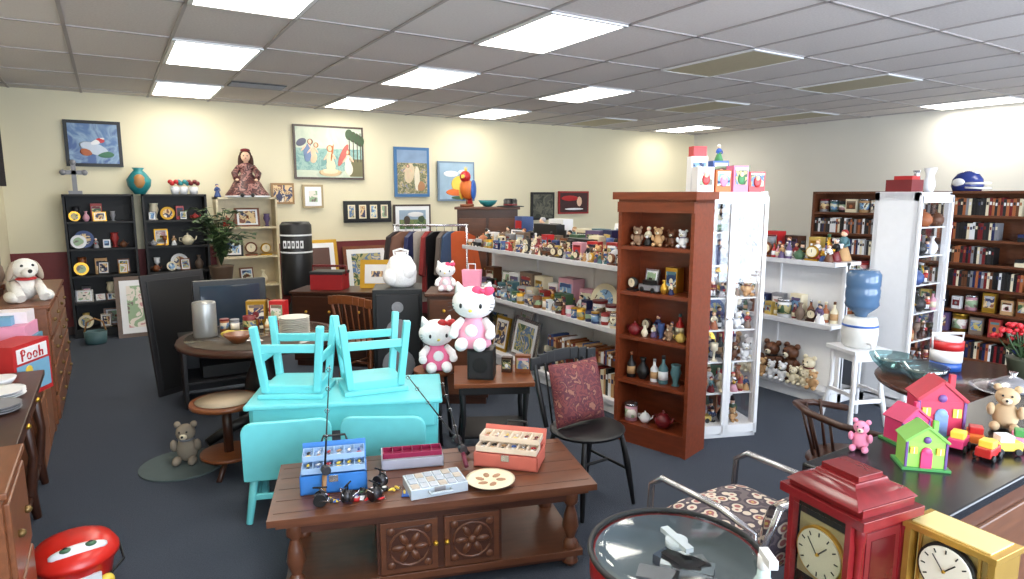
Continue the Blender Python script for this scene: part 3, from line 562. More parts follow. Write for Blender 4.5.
def tackle(name,w,d,h,cb,ct,cl,x,y,rz,lid=True,trays=2,items=True):
    o=Ob(name); t=.008
    o.box(cb,(0,0,t/2),(w,d,t)); 
    for sx in (-1,1): o.box(cb,(sx*(w/2-t/2),0,h/2),(t,d,h))
    for sy in (-1,1): o.box(cb,(0,sy*(d/2-t/2),h/2),(w,t,h))
    if lid:
        o.box(cl,(0,d/2+.02,h+.03),(w,.02,.08),(-30,0,0)); o.tube(black,[(-.06,d/2+.04,h+.06),(-.05,d/2+.06,h+.085),(.05,d/2+.06,h+.085),(.06,d/2+.04,h+.06)],.006)
        o.box(silver,(0,-d/2-.004,h*.8),(.04,.008,.03))
    for k in range(trays):
        yy=-d*.1+k*d*.35-.02; zz=h+.005+k*.03; td=d*.5
        o.box(ct,(0,yy,zz+.003),(w*.94,td,.005))
        for sy in (-1,1): o.box(ct,(0,yy+sy*td/2,zz+.014),(w*.94,.004,.026))
        for i in range(7): o.box(ct,(-w*.47+w*.94*i/6,yy,zz+.014),(.004,td,.026))
        if items:
            for i in range(6):
                for q in range(2):
                    xx=-w*.39+w*.156*i; yq=yy-td*.2+td*.4*q; c=R.choice([red,yel,white,tan,silver,blue,black,dred])
                    o.sph(c,(xx,yq,zz+.014),(.014,.007,.006),(0,0,R.uniform(0,90)),seg=8); o.tube(silver,[(xx,yq,zz+.014),(xx+.01,yq+.008,zz+.02),(xx+.004,yq+.014,zz+.024)],.0015,4)
    o.pp(x,y,TZ,rz,.002)
bb=C(55,122,200,.35)
tackle('blue_tackle_box',.29,.2,.085,bb,C(150,180,215,.35),bb,-.82,2.8,14)
tackle('maroon_tackle_box',.3,.17,.05,C(170,170,185,.3),C(140,30,70,.35),grey,-.5,3.04,12,lid=False,trays=1,items=False)
tackle('salmon_tackle_box',.32,.19,.07,C(205,110,95,.4),C(225,208,188,.4),C(205,110,95,.4),-.01,3.04,-14,trays=2)
o=Ob('clear_tackle_organizer'); pc=C(185,198,210,.15,var=.15); o.box(pc,(0,0,.022),(.26,.17,.045)); 
for i in range(6):
    for j in range(3): o.box(C(150,160,175,.2) if (i+j)%3 else C(175,165,155),(-.104+.0416*i,-.053+.053*j,.046),(.036,.047,.004))
o.box(grey,(0,-.088,.035),(.05,.008,.02)); o.tube(pc,[(-.05,-.085,.03),(-.05,-.115,.03),(.05,-.115,.03),(.05,-.085,.03)],.006); o.pp(-.35,2.75,TZ,22,.003)
o=Ob('decorative_plate'); o.lathe(cream,[(.05,0),(.1,.015),(.115,.022),(.1,.02),(0,.012)],seg=24); [o.sph(C(160,120,90),(.05*math.cos(a),.05*math.sin(a),.017),(.025,.015,.004),(0,0,a*50),seg=8) for a in range(6)]; o.pp(-.1,2.8,TZ)
dk=C(70,70,75,.35,.6)
def reel(x,y,rz,c=dk):
    o=Ob('fishing_reel'); o.cyl(c,(0,.016,.03),.026,.032,rot=(90,0,0)); o.cyl(cream,(0,.01,.03),.022,.02,rot=(90,0,0)); o.cyl(black,(0,.02,.03),.03,.006,rot=(90,0,0)); o.cyl(black,(0,-.016,.03),.028,.006,rot=(90,0,0)); o.tube(black,[(0,0,.05),(0,0,.078),(-.03,0,.082),(.03,0,.082)],.004); o.tube(silver,[(0,-.02,.03),(.04,-.03,.03),(.05,-.035,.04)],.003); o.cyl(black,(.05,-.035,.04),.007,.022,seg=8,rot=(90,0,0)); o.tube(silver,[(-.028,.01,.04),(0,.035,.06),(.028,.01,.04)],.0025,5); o.pp(x,y,TZ,rz)
for x,y,r in ((-.82,2.58,10),(-.71,2.61,80),(-.6,2.76,-30),(-.6,2.63,140)): reel(x,y,r)
o=Ob('loose_fishing_tackle')
for i in range(30):
    x,y=R.uniform(-.24,.2),R.uniform(-.05,.05); c=R.choice([red,white,yel,silver,C(66,98,70),black,tan,blue]); a=R.uniform(0,180)
    if i%3: o.sph(c,(x,y,.007),(.018,.006,.006),(0,0,a),seg=8)
    elif i%2: o.cyl(c,(x,y,0),.016,.014,seg=12); o.cyl(white,(x,y,.014),.01,.002,seg=10)
    else: o.box(c,(x,y,.003),(.05,.035,.005),(0,0,a))
    o.tube(silver,[(x,y,.004),(x+.015,y+.01,.004),(x+.02,y-.002,.004)],.0012,4)
o.pp(-.62,2.67,TZ,12)
def rod(x,y,z,tip,c):
    o=Ob('fishing_rod'); tip=Vector(tip); o.tube(c,[(0,0,0),tip*.15],.011); o.tube(black,[tip*.15,tip*.5,tip],[.006,.004,.002],6); o.cyl(dk,tuple(tip*.2),.02,.03,rot=(90,0,30))
    for k in (.45,.65,.82,.97): p=tip*k; o.tube(silver,[(p.x+.01*math.cos(a),p.y-.008,p.z+.01*math.sin(a)) for a in [i*1.05 for i in range(6)]],.0018,4,True)
    o.pp(x,y,z)
rod(-.83,2.66,TZ+.01,(.02,.1,.56),C(150,110,70)); rod(-.22,2.95,TZ+.012,(-.16,.42,.3),C(110,40,60)); rod(-.22,3.1,TZ+.012,(-.34,.2,.36),black)
# ------------------------------------------------------------------ windsor chair
def windsor(name,m,x,y,rz,cush=None,sc=1):
    o=Ob(name); o.lathe(m,[(.2,.43),(.225,.44),(.23,.455),(.21,.465),(0,.455)],seg=24,kx=1,ky=.95)
    for sx in (-1,1):
        o.tube(m,[(sx*.14,-.14,.44),(sx*.17,-.17,.25),(sx*.2,-.2,0)],[.014,.02,.012]); o.tube(m,[(sx*.14,.13,.44),(sx*.165,.17,.25),(sx*.19,.22,0)],[.014,.02,.012])
        o.tube(m,[(sx*.168,-.17,.22),(sx*.168,.17,.22)],.009); o.tube(m,[(sx*.19,.15,.45),(sx*.21,.2,.66),(sx*.22,.23,.82)],[.015,.016,.012])
    o.tube(m,[(-.168,0,.22),(.168,0,.22)],.01)
    for i in range(5): t=(i-2)/2; o.tube(m,[(t*.13,.17,.45),(t*.15,.225,.82)],.007,6)
    f=lambda u:(u*.25,.225+.03*(1-u*u),.82+.03*(1-u*u))
    for i in range(8):
        p,q=f(-1+2*i/8),f(-1+2*(i+1)/8); o.box(m,((p[0]+q[0])/2,(p[1]+q[1])/2,(p[2]+q[2])/2),(.068,.018,.075))
    if cush: o.pillow(cush,(0,.1,.65),.38,.38,.13,(-14,0,0))
    o.pp(x,y,0,rz,.003,sc)
brocade=ART('brocade_cushion',[(88,32,42),(110,50,50),(80,28,40),(135,88,72)],22,.7)
windsor('black_windsor_chair',black,.43,3.5,34,brocade,.96)
# ------------------------------------------------------------------ round dining table + contents
o=Ob('round_dining_table'); o.lathe(wdark,[(.5,.69),(.55,.7),(.56,.72),(.55,.74),(0,.74)],seg=40); o.lathe(C(92,82,72,.06),[(.5,.741),(.5,.746),(0,.746)],seg=40)
o.lathe(black,[(.2,.69),(.1,.64),(.07,.55),(.12,.42),(.13,.32),(.07,.22),(.12,.14),(.14,.08),(0,.08)],seg=20)
for a in range(4):
    t=math.radians(45+90*a); o.tube(black,[(.08*math.cos(t),.08*math.sin(t),.14),(.25*math.cos(t),.25*math.sin(t),.1),(.42*math.cos(t),.42*math.sin(t),.03)],[.045,.04,.03])
o.pp(-1.84,4.58)
DZ=.746
o=Ob('steel_canister'); o.lathe(C(150,150,148,.35,.5),[(.075,0),(.08,.01),(.08,.24),(.076,.25),(.0,.25)],seg=20); o.pp(-2.2,4.5,DZ)
o=Ob('plate_stack'); [o.lathe(C(222,216,206,.3),[(.05,0),(.1,.01),(.108,.016)],c=(0,0,.013*i),seg=24) for i in range(10)]; o.pp(-1.58,4.56,DZ)
o=Ob('serving_bowl'); o.lathe(wmid,[(.05,0),(.1,.05),(.12,.08),(.11,.08),(.04,.02)],seg=24); o.pp(-1.88,4.3,DZ,0,0,.8)
o=Ob('table_knick_knacks'); fill(o,-.3,.12,-.02,0,.12,['tin','mug','box','pot','bottle'],gap=.01); fill(o,-.2,.25,.2,0,.2,['box','tin','box','bottle'],gap=.01); o.box(C(205,180,70),(-.12,-.13,.008),(.22,.1,.016)); o.pp(-1.88,4.72,DZ)
o=Ob('tiered_side_table'); o.cyl(wmid,(0,0,.45),.21,.025,seg=28); o.lathe(C(185,165,140),[(.17,.476),(.18,.48),(0,.482)],seg=24); o.tube(wdark,[(0,0,.45),(0,0,.12)],.03); o.cyl(wmid,(0,0,.12),.17,.02,seg=24); [o.tube(wdark,[(0,0,.14),(.16*math.cos(a),.16*math.sin(a),.0)],.018) for a in (.5,2.6,4.7)]; o.pp(-1.8,3.88)
o=Ob('teddy_bear'); it_bear(o,.28,C(140,128,112,.95)); o.pp(-2.14,4.02,.012,10)
o=Ob('round_floor_mat'); o.cyl(C(80,92,92,.9),(0,0,0),.26,.012,seg=32); o.pp(-2.15,3.98)
# angled tube television on a dark stand behind the round table
o=Ob('crt_television'); sc_=C(48,58,70,.08)
o.box(black,(0,.03,.25),(.56,.08,.48)); o.box(sc_,(.0,-.012,.27),(.46,.006,.36)); o.box(grey,(0,-.013,.045),(.36,.006,.02)); [o.sph(silver,(.15+.03*i,-.016,.045),.007,seg=6) for i in range(3)]
o.at(0,.07,0,rz=90); o.ext(black,[(0,.02),(.38,.02),(.34,.2),(.1,.45),(0,.47)],-.25,.25); o.at(); o.pp(-2.36,5.3,.56,30,.012)
o=Ob('tv_stand'); o.box(blk2,(0,.24,.545),(.72,.54,.03)); o.box(blk2,(0,.24,.22),(.68,.5,.02)); [o.box(blk2,(sx*.34,.24,.275),(.03,.52,.53)) for sx in (-1,1)]; o.box(blk2,(0,.49,.28),(.68,.02,.5)); o.box(black,(0,.2,.29),(.42,.3,.1)); o.pp(-2.36,5.22,0,30,.004)
o=Ob('folding_panel'); o.box(blk2,(0,0,.54),(.6,.03,1.06),(-8,0,0)); o.box(black,(0,-.02,.54),(.52,.01,.96),(-8,0,0)); o.pp(-2.98,5.65,0,62,.004)
dresser('dark_sideboard',1.1,.42,.78,2,wdark,cols=2).pp(-1.7,6.4,0,-5,.005)
o=Ob('red_picnic_cooler'); o.box(C(150,25,30),(0,0,.08),(.34,.22,.16)); o.box(blk2,(0,0,.175),(.35,.23,.03)); o.tube(dred,[(-.17,0,.14),(-.18,0,.24),(.18,0,.24),(.17,0,.14)],.012); o.pp(-1.9,6.62,.781,-5,.012)
lean('leaning_photo_frame',*P(-1.42,6.66),.36,.3,gold,arts[1],rz=-32,z=.781)
dresser('low_dresser',.8,.4,.8,3,wdark,maroon).pp(-.95,8.9,0,-10,.005)
o=Ob('stacked_boxes'); o.box(tan,(0,0,.14),(.4,.32,.28)); o.box(white,(.02,0,.36),(.34,.28,.16)); o.box(dred,(-.02,0,.5),(.28,.2,.12)); o.pp(-1.75,7.6,0,12,.004)
windsor('wooden_side_chair',wmid,-1.3,5.7,150)
# ------------------------------------------------------------------ left wall furniture
dresser('chest_of_drawers',1.7,.58,.96,4,wchest,cols=2,knob=C(120,95,55,.4,.6)).put(-.44,6.52,0,90,.006)
o=Ob('dog_plush'); pw=C(222,218,210,.95,bump=.3,scale=60)
o.sph(pw,(0,.06,.13),(.12,.14,.13)); o.sph(pw,(0,-.03,.29),(.1,.1,.09)); o.sph(pw,(0,-.12,.26),(.055,.06,.045)); o.sph(black,(0,-.175,.275),.018,seg=8)
for sx in (-1,1): o.sph(C(165,150,135,.9),(sx*.1,-.02,.27),(.03,.045,.09),(0,-sx*18,0)); o.sph(black,(sx*.04,-.11,.32),.013,seg=8); o.tube(pw,[(sx*.08,0,.16),(sx*.09,-.1,.1),(sx*.09,-.18,.04)],[.045,.042,.045]); o.sph(pw,(sx*.13,-.08,.05),(.05,.12,.05))
o.tube(pw,[(0,.18,.06),(0,.25,.1),(0,.28,.18)],[.03,.025,.015]); o.sph(red,(0,-.04,.2),(.08,.07,.02)); o.put(-.58,6.0,.96,20,0,None,.85)
o=Ob('standing_frames'); fill(o,-.4,.78,0,.001,.42,['frame','frame','vase','box','clock'],lo=.75,gap=.01); fill(o,-.1,.78,-.2,.001,.22,['frame','vase','fig','box'],lo=.75,gap=.02); o.put(-.87,6.55,.96,90)
o=Ob('low_cabinet'); o.box(wchest,(0,.28,.25),(.88,.56,.5)); [o.box(W(140,90,60),(sx*.21,-.006,.25),(.38,.014,.4)) for sx in (-1,1)]; o.put(-.47,5.18,0,90,.006)
o=Ob('toy_gift_box'); o.box(C(185,38,40),(0,0,.17),(.34,.2,.34)); o.box(C(120,170,200),(0,-.102,.12),(.3,.004,.18)); o.box(white,(0,-.102,.27),(.28,.004,.09)); 
# letter-shaped lettering: P, o, o, h
o.box(red,(-.1,-.106,.27),(.012,.004,.07)); o.tube(red,[(-.09+.018*math.cos(a),-.106,.287+.018*math.sin(a)) for a in [q*.785 for q in range(8)]],.005,5,True)
for x in (-.035,.02): o.tube(red,[(x+.018*math.cos(a),-.106,.257+.02*math.sin(a)) for a in [q*.785 for q in range(8)]],.005,5,True)
o.box(red,(.062,-.106,.27),(.012,.004,.07)); o.box(red,(.09,-.106,.25),(.01,.004,.034)); o.box(red,(.076,-.106,.266),(.03,.004,.01))
o.sph(yel,(-.05,-.105,.1),(.05,.004,.06),seg=10); o.sph(yel,(-.05,-.107,.165),(.035,.004,.035),seg=10); o.sph(red,(-.05,-.109,.12),(.045,.004,.03),seg=10); o.put(-.57,4.98,.5,62,.003)
o=Ob('boxed_toys'); o.box(C(90,150,175),(0,0,.15),(.3,.3,.3)); o.box(arts[3],(0,-.151,.16),(.24,.004,.2)); o.box(C(225,150,180),(0,0,.345),(.28,.26,.09)); o.box(C(230,220,225),(.05,-.02,.43),(.16,.2,.08)); o.box(C(110,160,190),(-.07,0,.42),(.07,.1,.06)); o.put(-.64,5.4,.5,80,.003)
o=Ob('sideboard'); o.box(wdark,(0,.29,.68),(1.66,.6,.035)); o.box(wdark,(0,.3,.6),(1.56,.52,.13)); o.box(wdark,(0,.3,.12),(1.5,.5,.03))
for x in (-.76,-.26,.26,.76):
    o.tube(wdark,[(x,.05,.55),(x,.03,.35),(x,.06,.15),(x,.04,0)],[.03,.022,.03,.02]); o.tube(wdark,[(x,.52,.55),(x,.52,0)],.025)
for x in (-.5,0,.5): o.box(W(90,52,32),(x,.03,.6),(.44,.02,.09)); o.sph(gold,(x,.01,.6),.015,seg=8)
o.put(-.42,3.9,0,90,.005)
o=Ob('dinner_plates'); [o.lathe(white,[(.06,0),(.11,.012),(.125,.02),(.1,.012)],c=(R.uniform(-.004,.004),0,.014*i),seg=24) for i in range(3)]; o.lathe(white,[(.05,0),(.08,.03),(.09,.05),(.08,.05)],c=(.27,.03,0),seg=20); [o.lathe(grey,[(.05,0),(.1,.01),(.11,.018)],c=(-.26,-.02,.012*i),seg=24) for i in range(3)]; o.put(-.57,4.15,.6975,90)
o=Ob('sideboard_trinkets'); fill(o,-.3,.3,0,0,.14,['box','mug','tin','fig','pot'],gap=.02); o.put(-.86,4.2,.6975,90)
dresser('nightstand',.46,.54,.8,2,wchest,knob=C(120,95,55,.4,.6)).put(-.37,2.76,0,90,.006)
o=Ob('wooden_tray'); o.box(wmid,(0,0,.01),(.4,.3,.02)); [o.box(wmid,(sx*.19,0,.035),(.02,.3,.05)) for sx in (-1,1)]; [o.box(wmid,(0,s*.14,.035),(.4,.02,.05)) for s in (-1,1)]; o.put(-.66,2.76,.801,90)
o=Ob('toy_car_bucket'); o.lathe(C(200,30,25,.3),[(.1,0),(.11,.01),(.15,.2),(.155,.205),(.145,.205)],seg=28); o.lathe(C(205,40,30,.3),[(.165,.2),(.165,.22),(.14,.26),(.08,.285),(0,.29)],seg=28,ky=1.05)
o.sph(white,(0,-.1,.262),(.11,.035,.03),(-50,0,0))
for sx in (-1,1): o.sph(C(70,110,80),(sx*.045,-.115,.287),(.022,.02,.012),(-30,0,0),seg=8); o.sph(black,(sx*.045,-.118,.295),(.011,.012,.008),(-30,0,0),seg=8)
o.box(white,(0,-.135,.14),(.14,.01,.04),(12,0,0)); o.sph(yel,(-.09,-.115,.1),(.03,.02,.03)); o.sph(yel,(.09,-.115,.1),(.03,.02,.03)); o.tube(black,[(-.165,0,.2),(-.17,-.05,.14),(0,-.19,.08),(.17,-.05,.14),(.165,0,.2)],.006); o.put(-.24,3.2,0,10)
lean('wall_mirror',XL+.03,8.4,.7,.9,W(60,45,40),C(120,150,170,.2),tilt=0,rz=90,z=1.5,k=.12)
lean('wall_painting',XL+.03,7.3,.6,.7,gold,arts[2],tilt=0,rz=90,z=1.6)
o=Ob('window_curtain'); 
n=24
for i in range(n): o.box(C(45,38,42,.9),(-.3+.6*i/n,.012*(i%2),0),(.026,.03,1.1))
o.put(XL+.05,9.2,2.4,90)
o=Ob('wicker_basket'); wk=C(150,110,65,.8,bump=.6,scale=60); o.lathe(C(60,90,95,.5),[(.1,0),(.11,.02),(.12,.15),(.1,.15),(.1,.04)],seg=24); o.tube(wk,[(-.11,0,.14),(-.08,0,.26),(0,0,.3),(.08,0,.26),(.11,0,.14)],.01); o.put(-.25,8.95)
# ------------------------------------------------------------------ water cooler
o=Ob('cooler_stand')
for sx in (-1,1):
    for sy in (-1,1): o.tube(white,[(sx*.12,sy*.12,.57),(sx*.12,sy*.12,.3),(sx*.16,sy*.16,0)],[.022,.018,.018])
    o.box(white,(sx*.13,0,.25),(.02,.24,.03)); o.box(white,(0,sx*.13,.2),(.24,.02,.03)); o.box(white,(0,sx*.12,.54),(.26,.02,.06)); o.box(white,(sx*.12,0,.54),(.02,.26,.06))
o.box(white,(0,0,.585),(.32,.32,.03)); o.put(4.8,2.66,0,-20,.004)
o=Ob('water_dispenser'); o.lathe(C(225,225,220,.25),[(.1,0),(.12,.02),(.13,.12),(.12,.2),(.11,.23),(.09,.235)],seg=24); o.lathe(blue,[(.122,.16),(.129,.165),(.122,.18)],seg=24); o.tube(white,[(0,-.12,.05),(0,-.17,.05),(0,-.17,.02)],.012)
wt=C(80,108,140,.1,var=.1); o.lathe(wt,[(.03,.2),(.05,.26),(.11,.31),(.12,.33),(.115,.36),(.12,.39),(.12,.44),(.115,.46),(.12,.48),(.12,.56),(.1,.59),(0,.59)],seg=24); o.put(4.8,2.66,.6,-30)
# ------------------------------------------------------------------ right foreground
o=Ob('store_counter'); o.box(C(24,24,28,.25),(.68,.19,.885),(1.42,.42,.035)); o.box(W(92,56,38),(.68,.19,.435),(1.38,.38,.87)); 
for i in range(2): o.box(W(104,66,44),(.35+.66*i,-.004,.45),(.56,.014,.7))
o.put(1.85,.76,0,0,.006)
CZ=.9025
def house(name,w,h,cw_,cr,cdr,x,y,rz):
    o=Ob(name); d=w*.7; o.box(cw_,(0,0,h*.3),(w,d,h*.6)); o.ext(cw_,[(-w/2,h*.6),(w/2,h*.6),(0,h*.9)],-d/2,d/2)
    for sx in (-1,1): o.box(cr,(sx*w*.27,0,h*.765),(w*.68,d*1.15,h*.05),(0,sx*math.degrees(math.atan2(h*.3,w/2)),0))
    o.box(cdr,(0,-d/2-.003,h*.2),(w*.28,.008,h*.38)); o.sph(cdr,(0,-d/2-.002,h*.39),(w*.14,.006,w*.14),seg=10)
    for sx in (-1,1): o.box(yel,(sx*w*.32,-d/2-.003,h*.42),(w*.18,.006,h*.14)); o.box(white,(sx*w*.32,-d/2-.005,h*.42),(w*.02,.006,h*.14)); o.box(purple,(sx*w*.48,-d/2,h*.3),(w*.06,w*.06,h*.6))
    o.sph(purple,(0,-d/2-.002,h*.65),(w*.1,.006,w*.1),seg=10); o.box(cr,(w*.3,0,h*.88),(w*.12,w*.12,h*.22)); o.box(green,(0,0,.004),(w*1.2,d*1.3,.008)); o.put(x,y,CZ,rz,.002)
house('green_toy_house',.115,.15,lime,C(120,180,80),hot,2.12,.95,-45)
house('red_toy_house',.15,.22,C(200,50,85,.4),C(180,40,60,.4),C(120,150,200),2.46,1.07,-45)
house('pink_toy_house',.11,.14,hot,C(190,50,95),yel,2.29,1.08,-20)
o=Ob('toy_vehicles')
for i,(c,d) in enumerate(((red,yel),(yel,white),(pink,green),(hot,yel),(oran,red))):
    o.at((i%3)*.1,(i//3)*.09,0,R.uniform(-40,40)); o.box(c,(0,0,.028),(.09,.045,.03)); o.box(d,(-.005,0,.052),(.045,.04,.025)); [o.cyl(black,(sx*.028,sy*.03,.012),.012,.008,rot=(90,0,0),seg=10) for sx in (-1,1) for sy in (-.75,1)]
o.at(); o.put(2.36,.86,CZ,-5,.003)
o=Ob('tan_plush'); it_bear(o,.17,C(190,165,130,.95)); o.put(2.72,.95,CZ,-70)
o=Ob('pink_plush'); it_bear(o,.11,C(225,140,170,.9)); o.put(2.08,1.12,CZ,-70)
o=Ob('side_table'); o.box(wdark,(0,0,.7),(.7,.62,.03)); o.box(wdark,(0,0,.65),(.62,.54,.07)); [o.box(wdark,(sx*.28,sy*.25,.31),(.05,.05,.62)) for sx in (-1,1) for sy in (-1,1)]; o.put(1.42,.6,0,0,.005)
def dial(o,r,rim,face,y):
    o.cyl(rim,(0,y,0),r,.014,rot=(90,0,0),seg=32); o.cyl(face,(0,y-.012,0),r*.9,.006,rot=(90,0,0),seg=32)
    for i in range(12): a=math.radians(30*i); o.box(black,(r*.74*math.sin(a),y-.019,r*.74*math.cos(a)),(r*.05,.002,r*.16),(0,math.degrees(a),0))
    o.box(black,(r*.18,y-.021,r*.2),(r*.05,.002,r*.55),(0,42,0)); o.box(black,(-r*.2,y-.023,r*.25),(r*.04,.002,r*.7),(0,-38,0)); o.cyl(gold,(0,y-.018,0),r*.06,.006,rot=(90,0,0),seg=12)
o=Ob('mantel_clock'); o.box(wclock,(0,0,.015),(.22,.19,.03)); o.box(wclock,(0,0,.04),(.2,.17,.02)); o.box(wclock,(0,0,.18),(.18,.145,.27))
for sx in (-1,1):
    for sy in (-1,1): o.lathe(wclock,[(.014,.05),(.014,.08),(.009,.1),(.009,.26),(.014,.28),(.014,.31)],c=(sx*.088,sy*.073,0),seg=12)
    o.box(dred,(sx*.0905,0,.18),(.004,.11,.22)); o.box(C(85,18,22,.2),(sx*.092,0,.18),(.004,.08,.18))
o.box(wclock,(0,0,.325),(.23,.2,.022)); o.box(wclock,(0,0,.345),(.2,.17,.02)); o.lathe(wclock,[(.14,.352),(.115,.37),(.08,.38),(.075,.39)],seg=4,rot=(0,0,45)); o.box(wclock,(0,0,.395),(.1,.08,.015)); 
o.box(C(40,38,30,.2),(0,-.074,.18),(.15,.004,.24)); o.box(C(160,150,110,.4),(0,-.076,.2),(.135,.004,.15)); o.at(0,-.068,.2); dial(o,.066,gold,C(195,192,168,.4),-.005); o.at(); o.tube(gold,[(0,-.08,.12),(0,-.08,.075)],.002,5); o.cyl(gold,(0,-.08,.075),.014,.004,rot=(90,0,0)); o.box(glass,(0,-.098,.18),(.15,.003,.25))
for sx in (-1,1): o.box(wclock,(sx*.078,-.09,.185),(.014,.02,.26))
o.pp(.8,1.43,.716,-66,.003)
o=Ob('gold_desk_clock'); gb=C(200,160,80,.25,.6); o.box(gb,(0,0,.01),(.19,.11,.02)); o.box(C(225,205,140,.4),(0,.01,.15),(.15,.07,.27)); 
for sx in (-1,1): o.box(gb,(sx*.085,0,.15),(.014,.1,.28)); o.box(gb,(sx*.06,-.04,.15),(.006,.006,.27))
o.box(gb,(0,0,.295),(.19,.11,.015)); o.box(C(225,205,140,.3),(0,0,.304),(.16,.09,.004)); o.at(0,-.03,.225); dial(o,.06,black,C(235,232,220,.4),-.005); o.at(); o.pp(.985,1.31,.716,-62,.003)
o=Ob('spray_bottle'); o.lathe(C(190,210,210,.15),[(.032,0),(.036,.01),(.036,.14),(.015,.18),(.013,.21)],seg=16); o.cyl(green,(0,0,.04),.037,.1,seg=16); o.cyl(white,(0,0,.2),.015,.03); o.box(white,(0,-.02,.235),(.02,.06,.02)); o.pp(.57,1.34,.716)
o=Ob('candle_jar'); o.cyl(C(90,110,60,.2),(0,0,0),.036,.14,seg=20); o.cyl(gold,(0,0,.14),.038,.03,seg=20); o.pp(.635,1.27,.716)
o=Ob('drum_cooler'); o.lathe(red,[(0,0),(.235,0),(.24,.02),(.24,.3)],seg=40,caps=False); o.lathe(white,[(.24,.3),(.243,.32),(.243,.6),(.24,.62)],seg=40,caps=False); o.lathe(C(150,32,36,.35),[(.24,.62),(.25,.64),(.25,.7),(.245,.71),(.235,.71)],seg=40,caps=False)
o.lathe(C(105,115,122,.5),[(.236,.71),(.232,.64),(.2,.615),(0,.6)],seg=40,caps=False)
for i in range(8): o.box(R.choice([grey,silver,C(120,130,140),white,C(60,75,95)]),(R.uniform(-.12,.12),R.uniform(-.12,.12),.63),(.07,.12,.03),(0,0,R.uniform(0,90)))
o.lathe(clid,[(.245,.712),(.25,.725),(.2,.735),(.0,.74)],seg=40,caps=False); o.tube(blk2,[(.25*math.cos(a*math.pi/20),.25*math.sin(a*math.pi/20),.718) for a in range(40)],.009,8,True)
o.cyl(C(190,200,205,.2),(0,0,.738),.032,.02); o.box(C(190,200,205,.2),(0,0,.757),(.025,.13,.014)); o.pp(.48,1.74,0,20)
floral=FLOWER('floral_upholstery')
o=Ob('patio_chair'); 
for sx in (-1,1):
    o.tube(silver,[(sx*.25,-.25,0),(sx*.25,-.27,.35),(sx*.25,-.26,.58),(sx*.25,-.2,.625),(sx*.25,.1,.63),(sx*.24,.24,.6),(sx*.24,.24,.3),(sx*.24,.26,0)],.014,10)
    o.tube(silver,[(sx*.22,.22,.4),(sx*.22,.32,.72)],.013)
o.tube(silver,[(-.22,.32,.72),(.22,.32,.72)],.013); o.pillow(floral,(0,0,.46),.48,.5,.13,(90,0,0)); o.pillow(floral,(0,.25,.57),.46,.3,.09,(-13,0,0)); o.pp(.92,2.38,0,-150)
o=Ob('pedestal_table'); wt2=W(70,40,28,.2); o.lathe(wt2,[(.5,.71),(.53,.72),(.54,.735),(.53,.75),(0,.75)],seg=40); o.lathe(wt2,[(.07,.71),(.05,.6),(.08,.4),(.09,.3),(.05,.2),(.08,.12),(0,.1)],seg=20)
for a in range(4): t=math.radians(90*a+20); o.tube(wt2,[(.05*math.cos(t),.05*math.sin(t),.16),(.4*math.cos(t),.4*math.sin(t),.025)],[.04,.025])
o.pp(2.56,3.32)
o=Ob('silver_serving_dish'); o.lathe(silver,[(.06,0),(.15,.02),(.18,.035),(.15,.03),(0,.01)],seg=28); o.lathe(silver,[(.1,.03),(.09,.06),(.04,.09),(.01,.1),(.02,.12)],seg=24); o.pp(2.52,3.12,.75)
o=Ob('glass_bowls'); [o.lathe(dglass,[(.05,0),(.1,.05),(.12,.09),(.11,.09),(.04,.01)],c=(x,y,0),seg=20,caps=False) for x,y in ((0,0),(-.03,.24))]; o.pp(2.22,3.35,.75)
o=Ob('round_portable_cooler'); o.cyl(blue,(0,0,0),.08,.05,seg=24); o.cyl(white,(0,0,.05),.082,.07,seg=24); o.cyl(red,(0,0,.12),.084,.05,seg=24); o.cyl(white,(0,0,.17),.07,.02,seg=24); o.tube(white,[(-.08,0,.12),(-.09,0,.21),(.09,0,.21),(.08,0,.12)],.008); o.pp(2.52,3.62,.75)
o=Ob('potted_red_flowers'); o.lathe(C(60,65,50),[(.05,0),(.07,.1),(.075,.11)],seg=16)
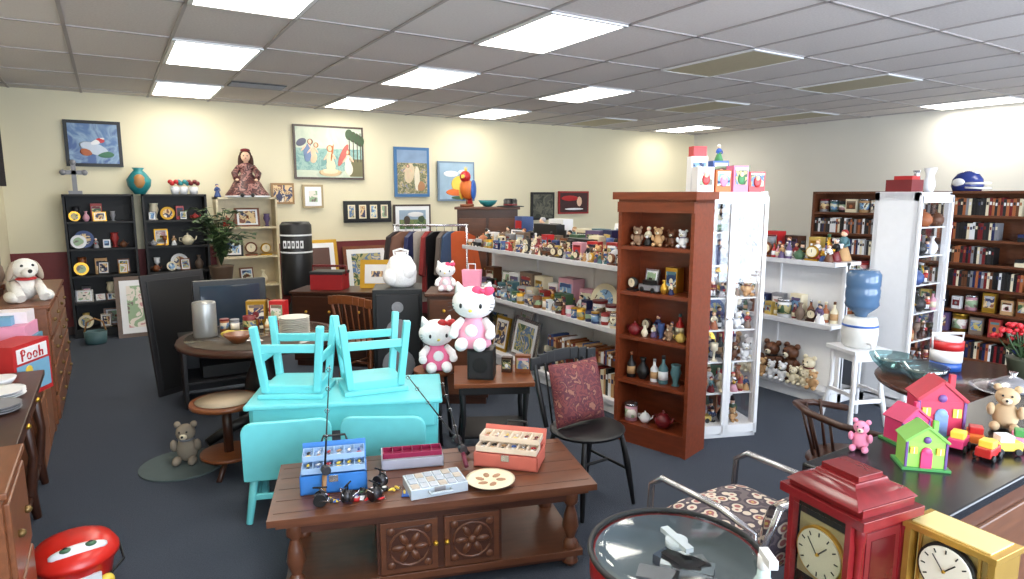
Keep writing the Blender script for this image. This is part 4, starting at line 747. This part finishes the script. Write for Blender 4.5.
for i in range(20):
    a=R.uniform(0,6.28); r=R.uniform(0,.14); h=R.uniform(.18,.3); o.tube(gr,[(0,0,.1),(r*.6*math.cos(a),r*.6*math.sin(a),h*.7),(r*math.cos(a),r*math.sin(a),h)],.004,5); [o.sph(C(200,40,50),(r*math.cos(a)+.018*math.cos(b),r*math.sin(a)+.018*math.sin(b),h),(.018,.01,.012),(0,0,b*57),seg=7) for b in (0,1.57,3.14,4.7)]; p=Vector((r*.6*math.cos(a),r*.6*math.sin(a),h*.7)); o.poly(gr,[p,p+Vector((.03,.02,.02)),p+Vector((.06,0,0)),p+Vector((.03,-.02,-.01))])
o.pp(2.82,3.45,.75)
o=Ob('bentwood_armchair'); o.lathe(wdark,[(.2,.4),(.23,.42),(.21,.44),(0,.43)],seg=24)
o.tube(wdark,[(-.24,-.12,.62),(-.25,.08,.66),(-.17,.23,.69),(0,.28,.7),(.17,.23,.69),(.25,.08,.66),(.24,-.12,.62)],.018)
for a in range(7): t=math.radians(10+a*26.6); o.tube(wdark,[(.19*math.cos(t),.19*math.sin(t),.43),(.24*math.cos(t),.265*math.sin(t),.68)],.008,6)
for sx in (-1,1):
    for sy in (-1,1): o.tube(wdark,[(sx*.13,sy*.13,.41),(sx*.19,sy*.19,0)],[.02,.013])
    o.tube(wdark,[(sx*.16,-.16,.2),(sx*.16,.16,.2)],.008)
o.pp(1.72,3.05,0,100)
# ------------------------------------------------------------------ light & camera
w=bpy.data.worlds.new('day_sky'); bpy.context.scene.world=w; w.use_nodes=True
bg=w.node_tree.nodes['Background']; bg.inputs[0].default_value=(.78,.88,1,1); bg.inputs[1].default_value=14.0
cam=bpy.data.cameras.new('camera'); co=bpy.data.objects.new('camera',cam); bpy.context.scene.collection.objects.link(co)
cam.lens=22.5; cam.sensor_width=36; cam.clip_start=.05
co.location=(0,0,1.75); co.rotation_euler=(math.radians(90-8.4),0,math.radians(-32)); bpy.context.scene.camera=co
bpy.context.scene.view_settings.view_transform='Standard'
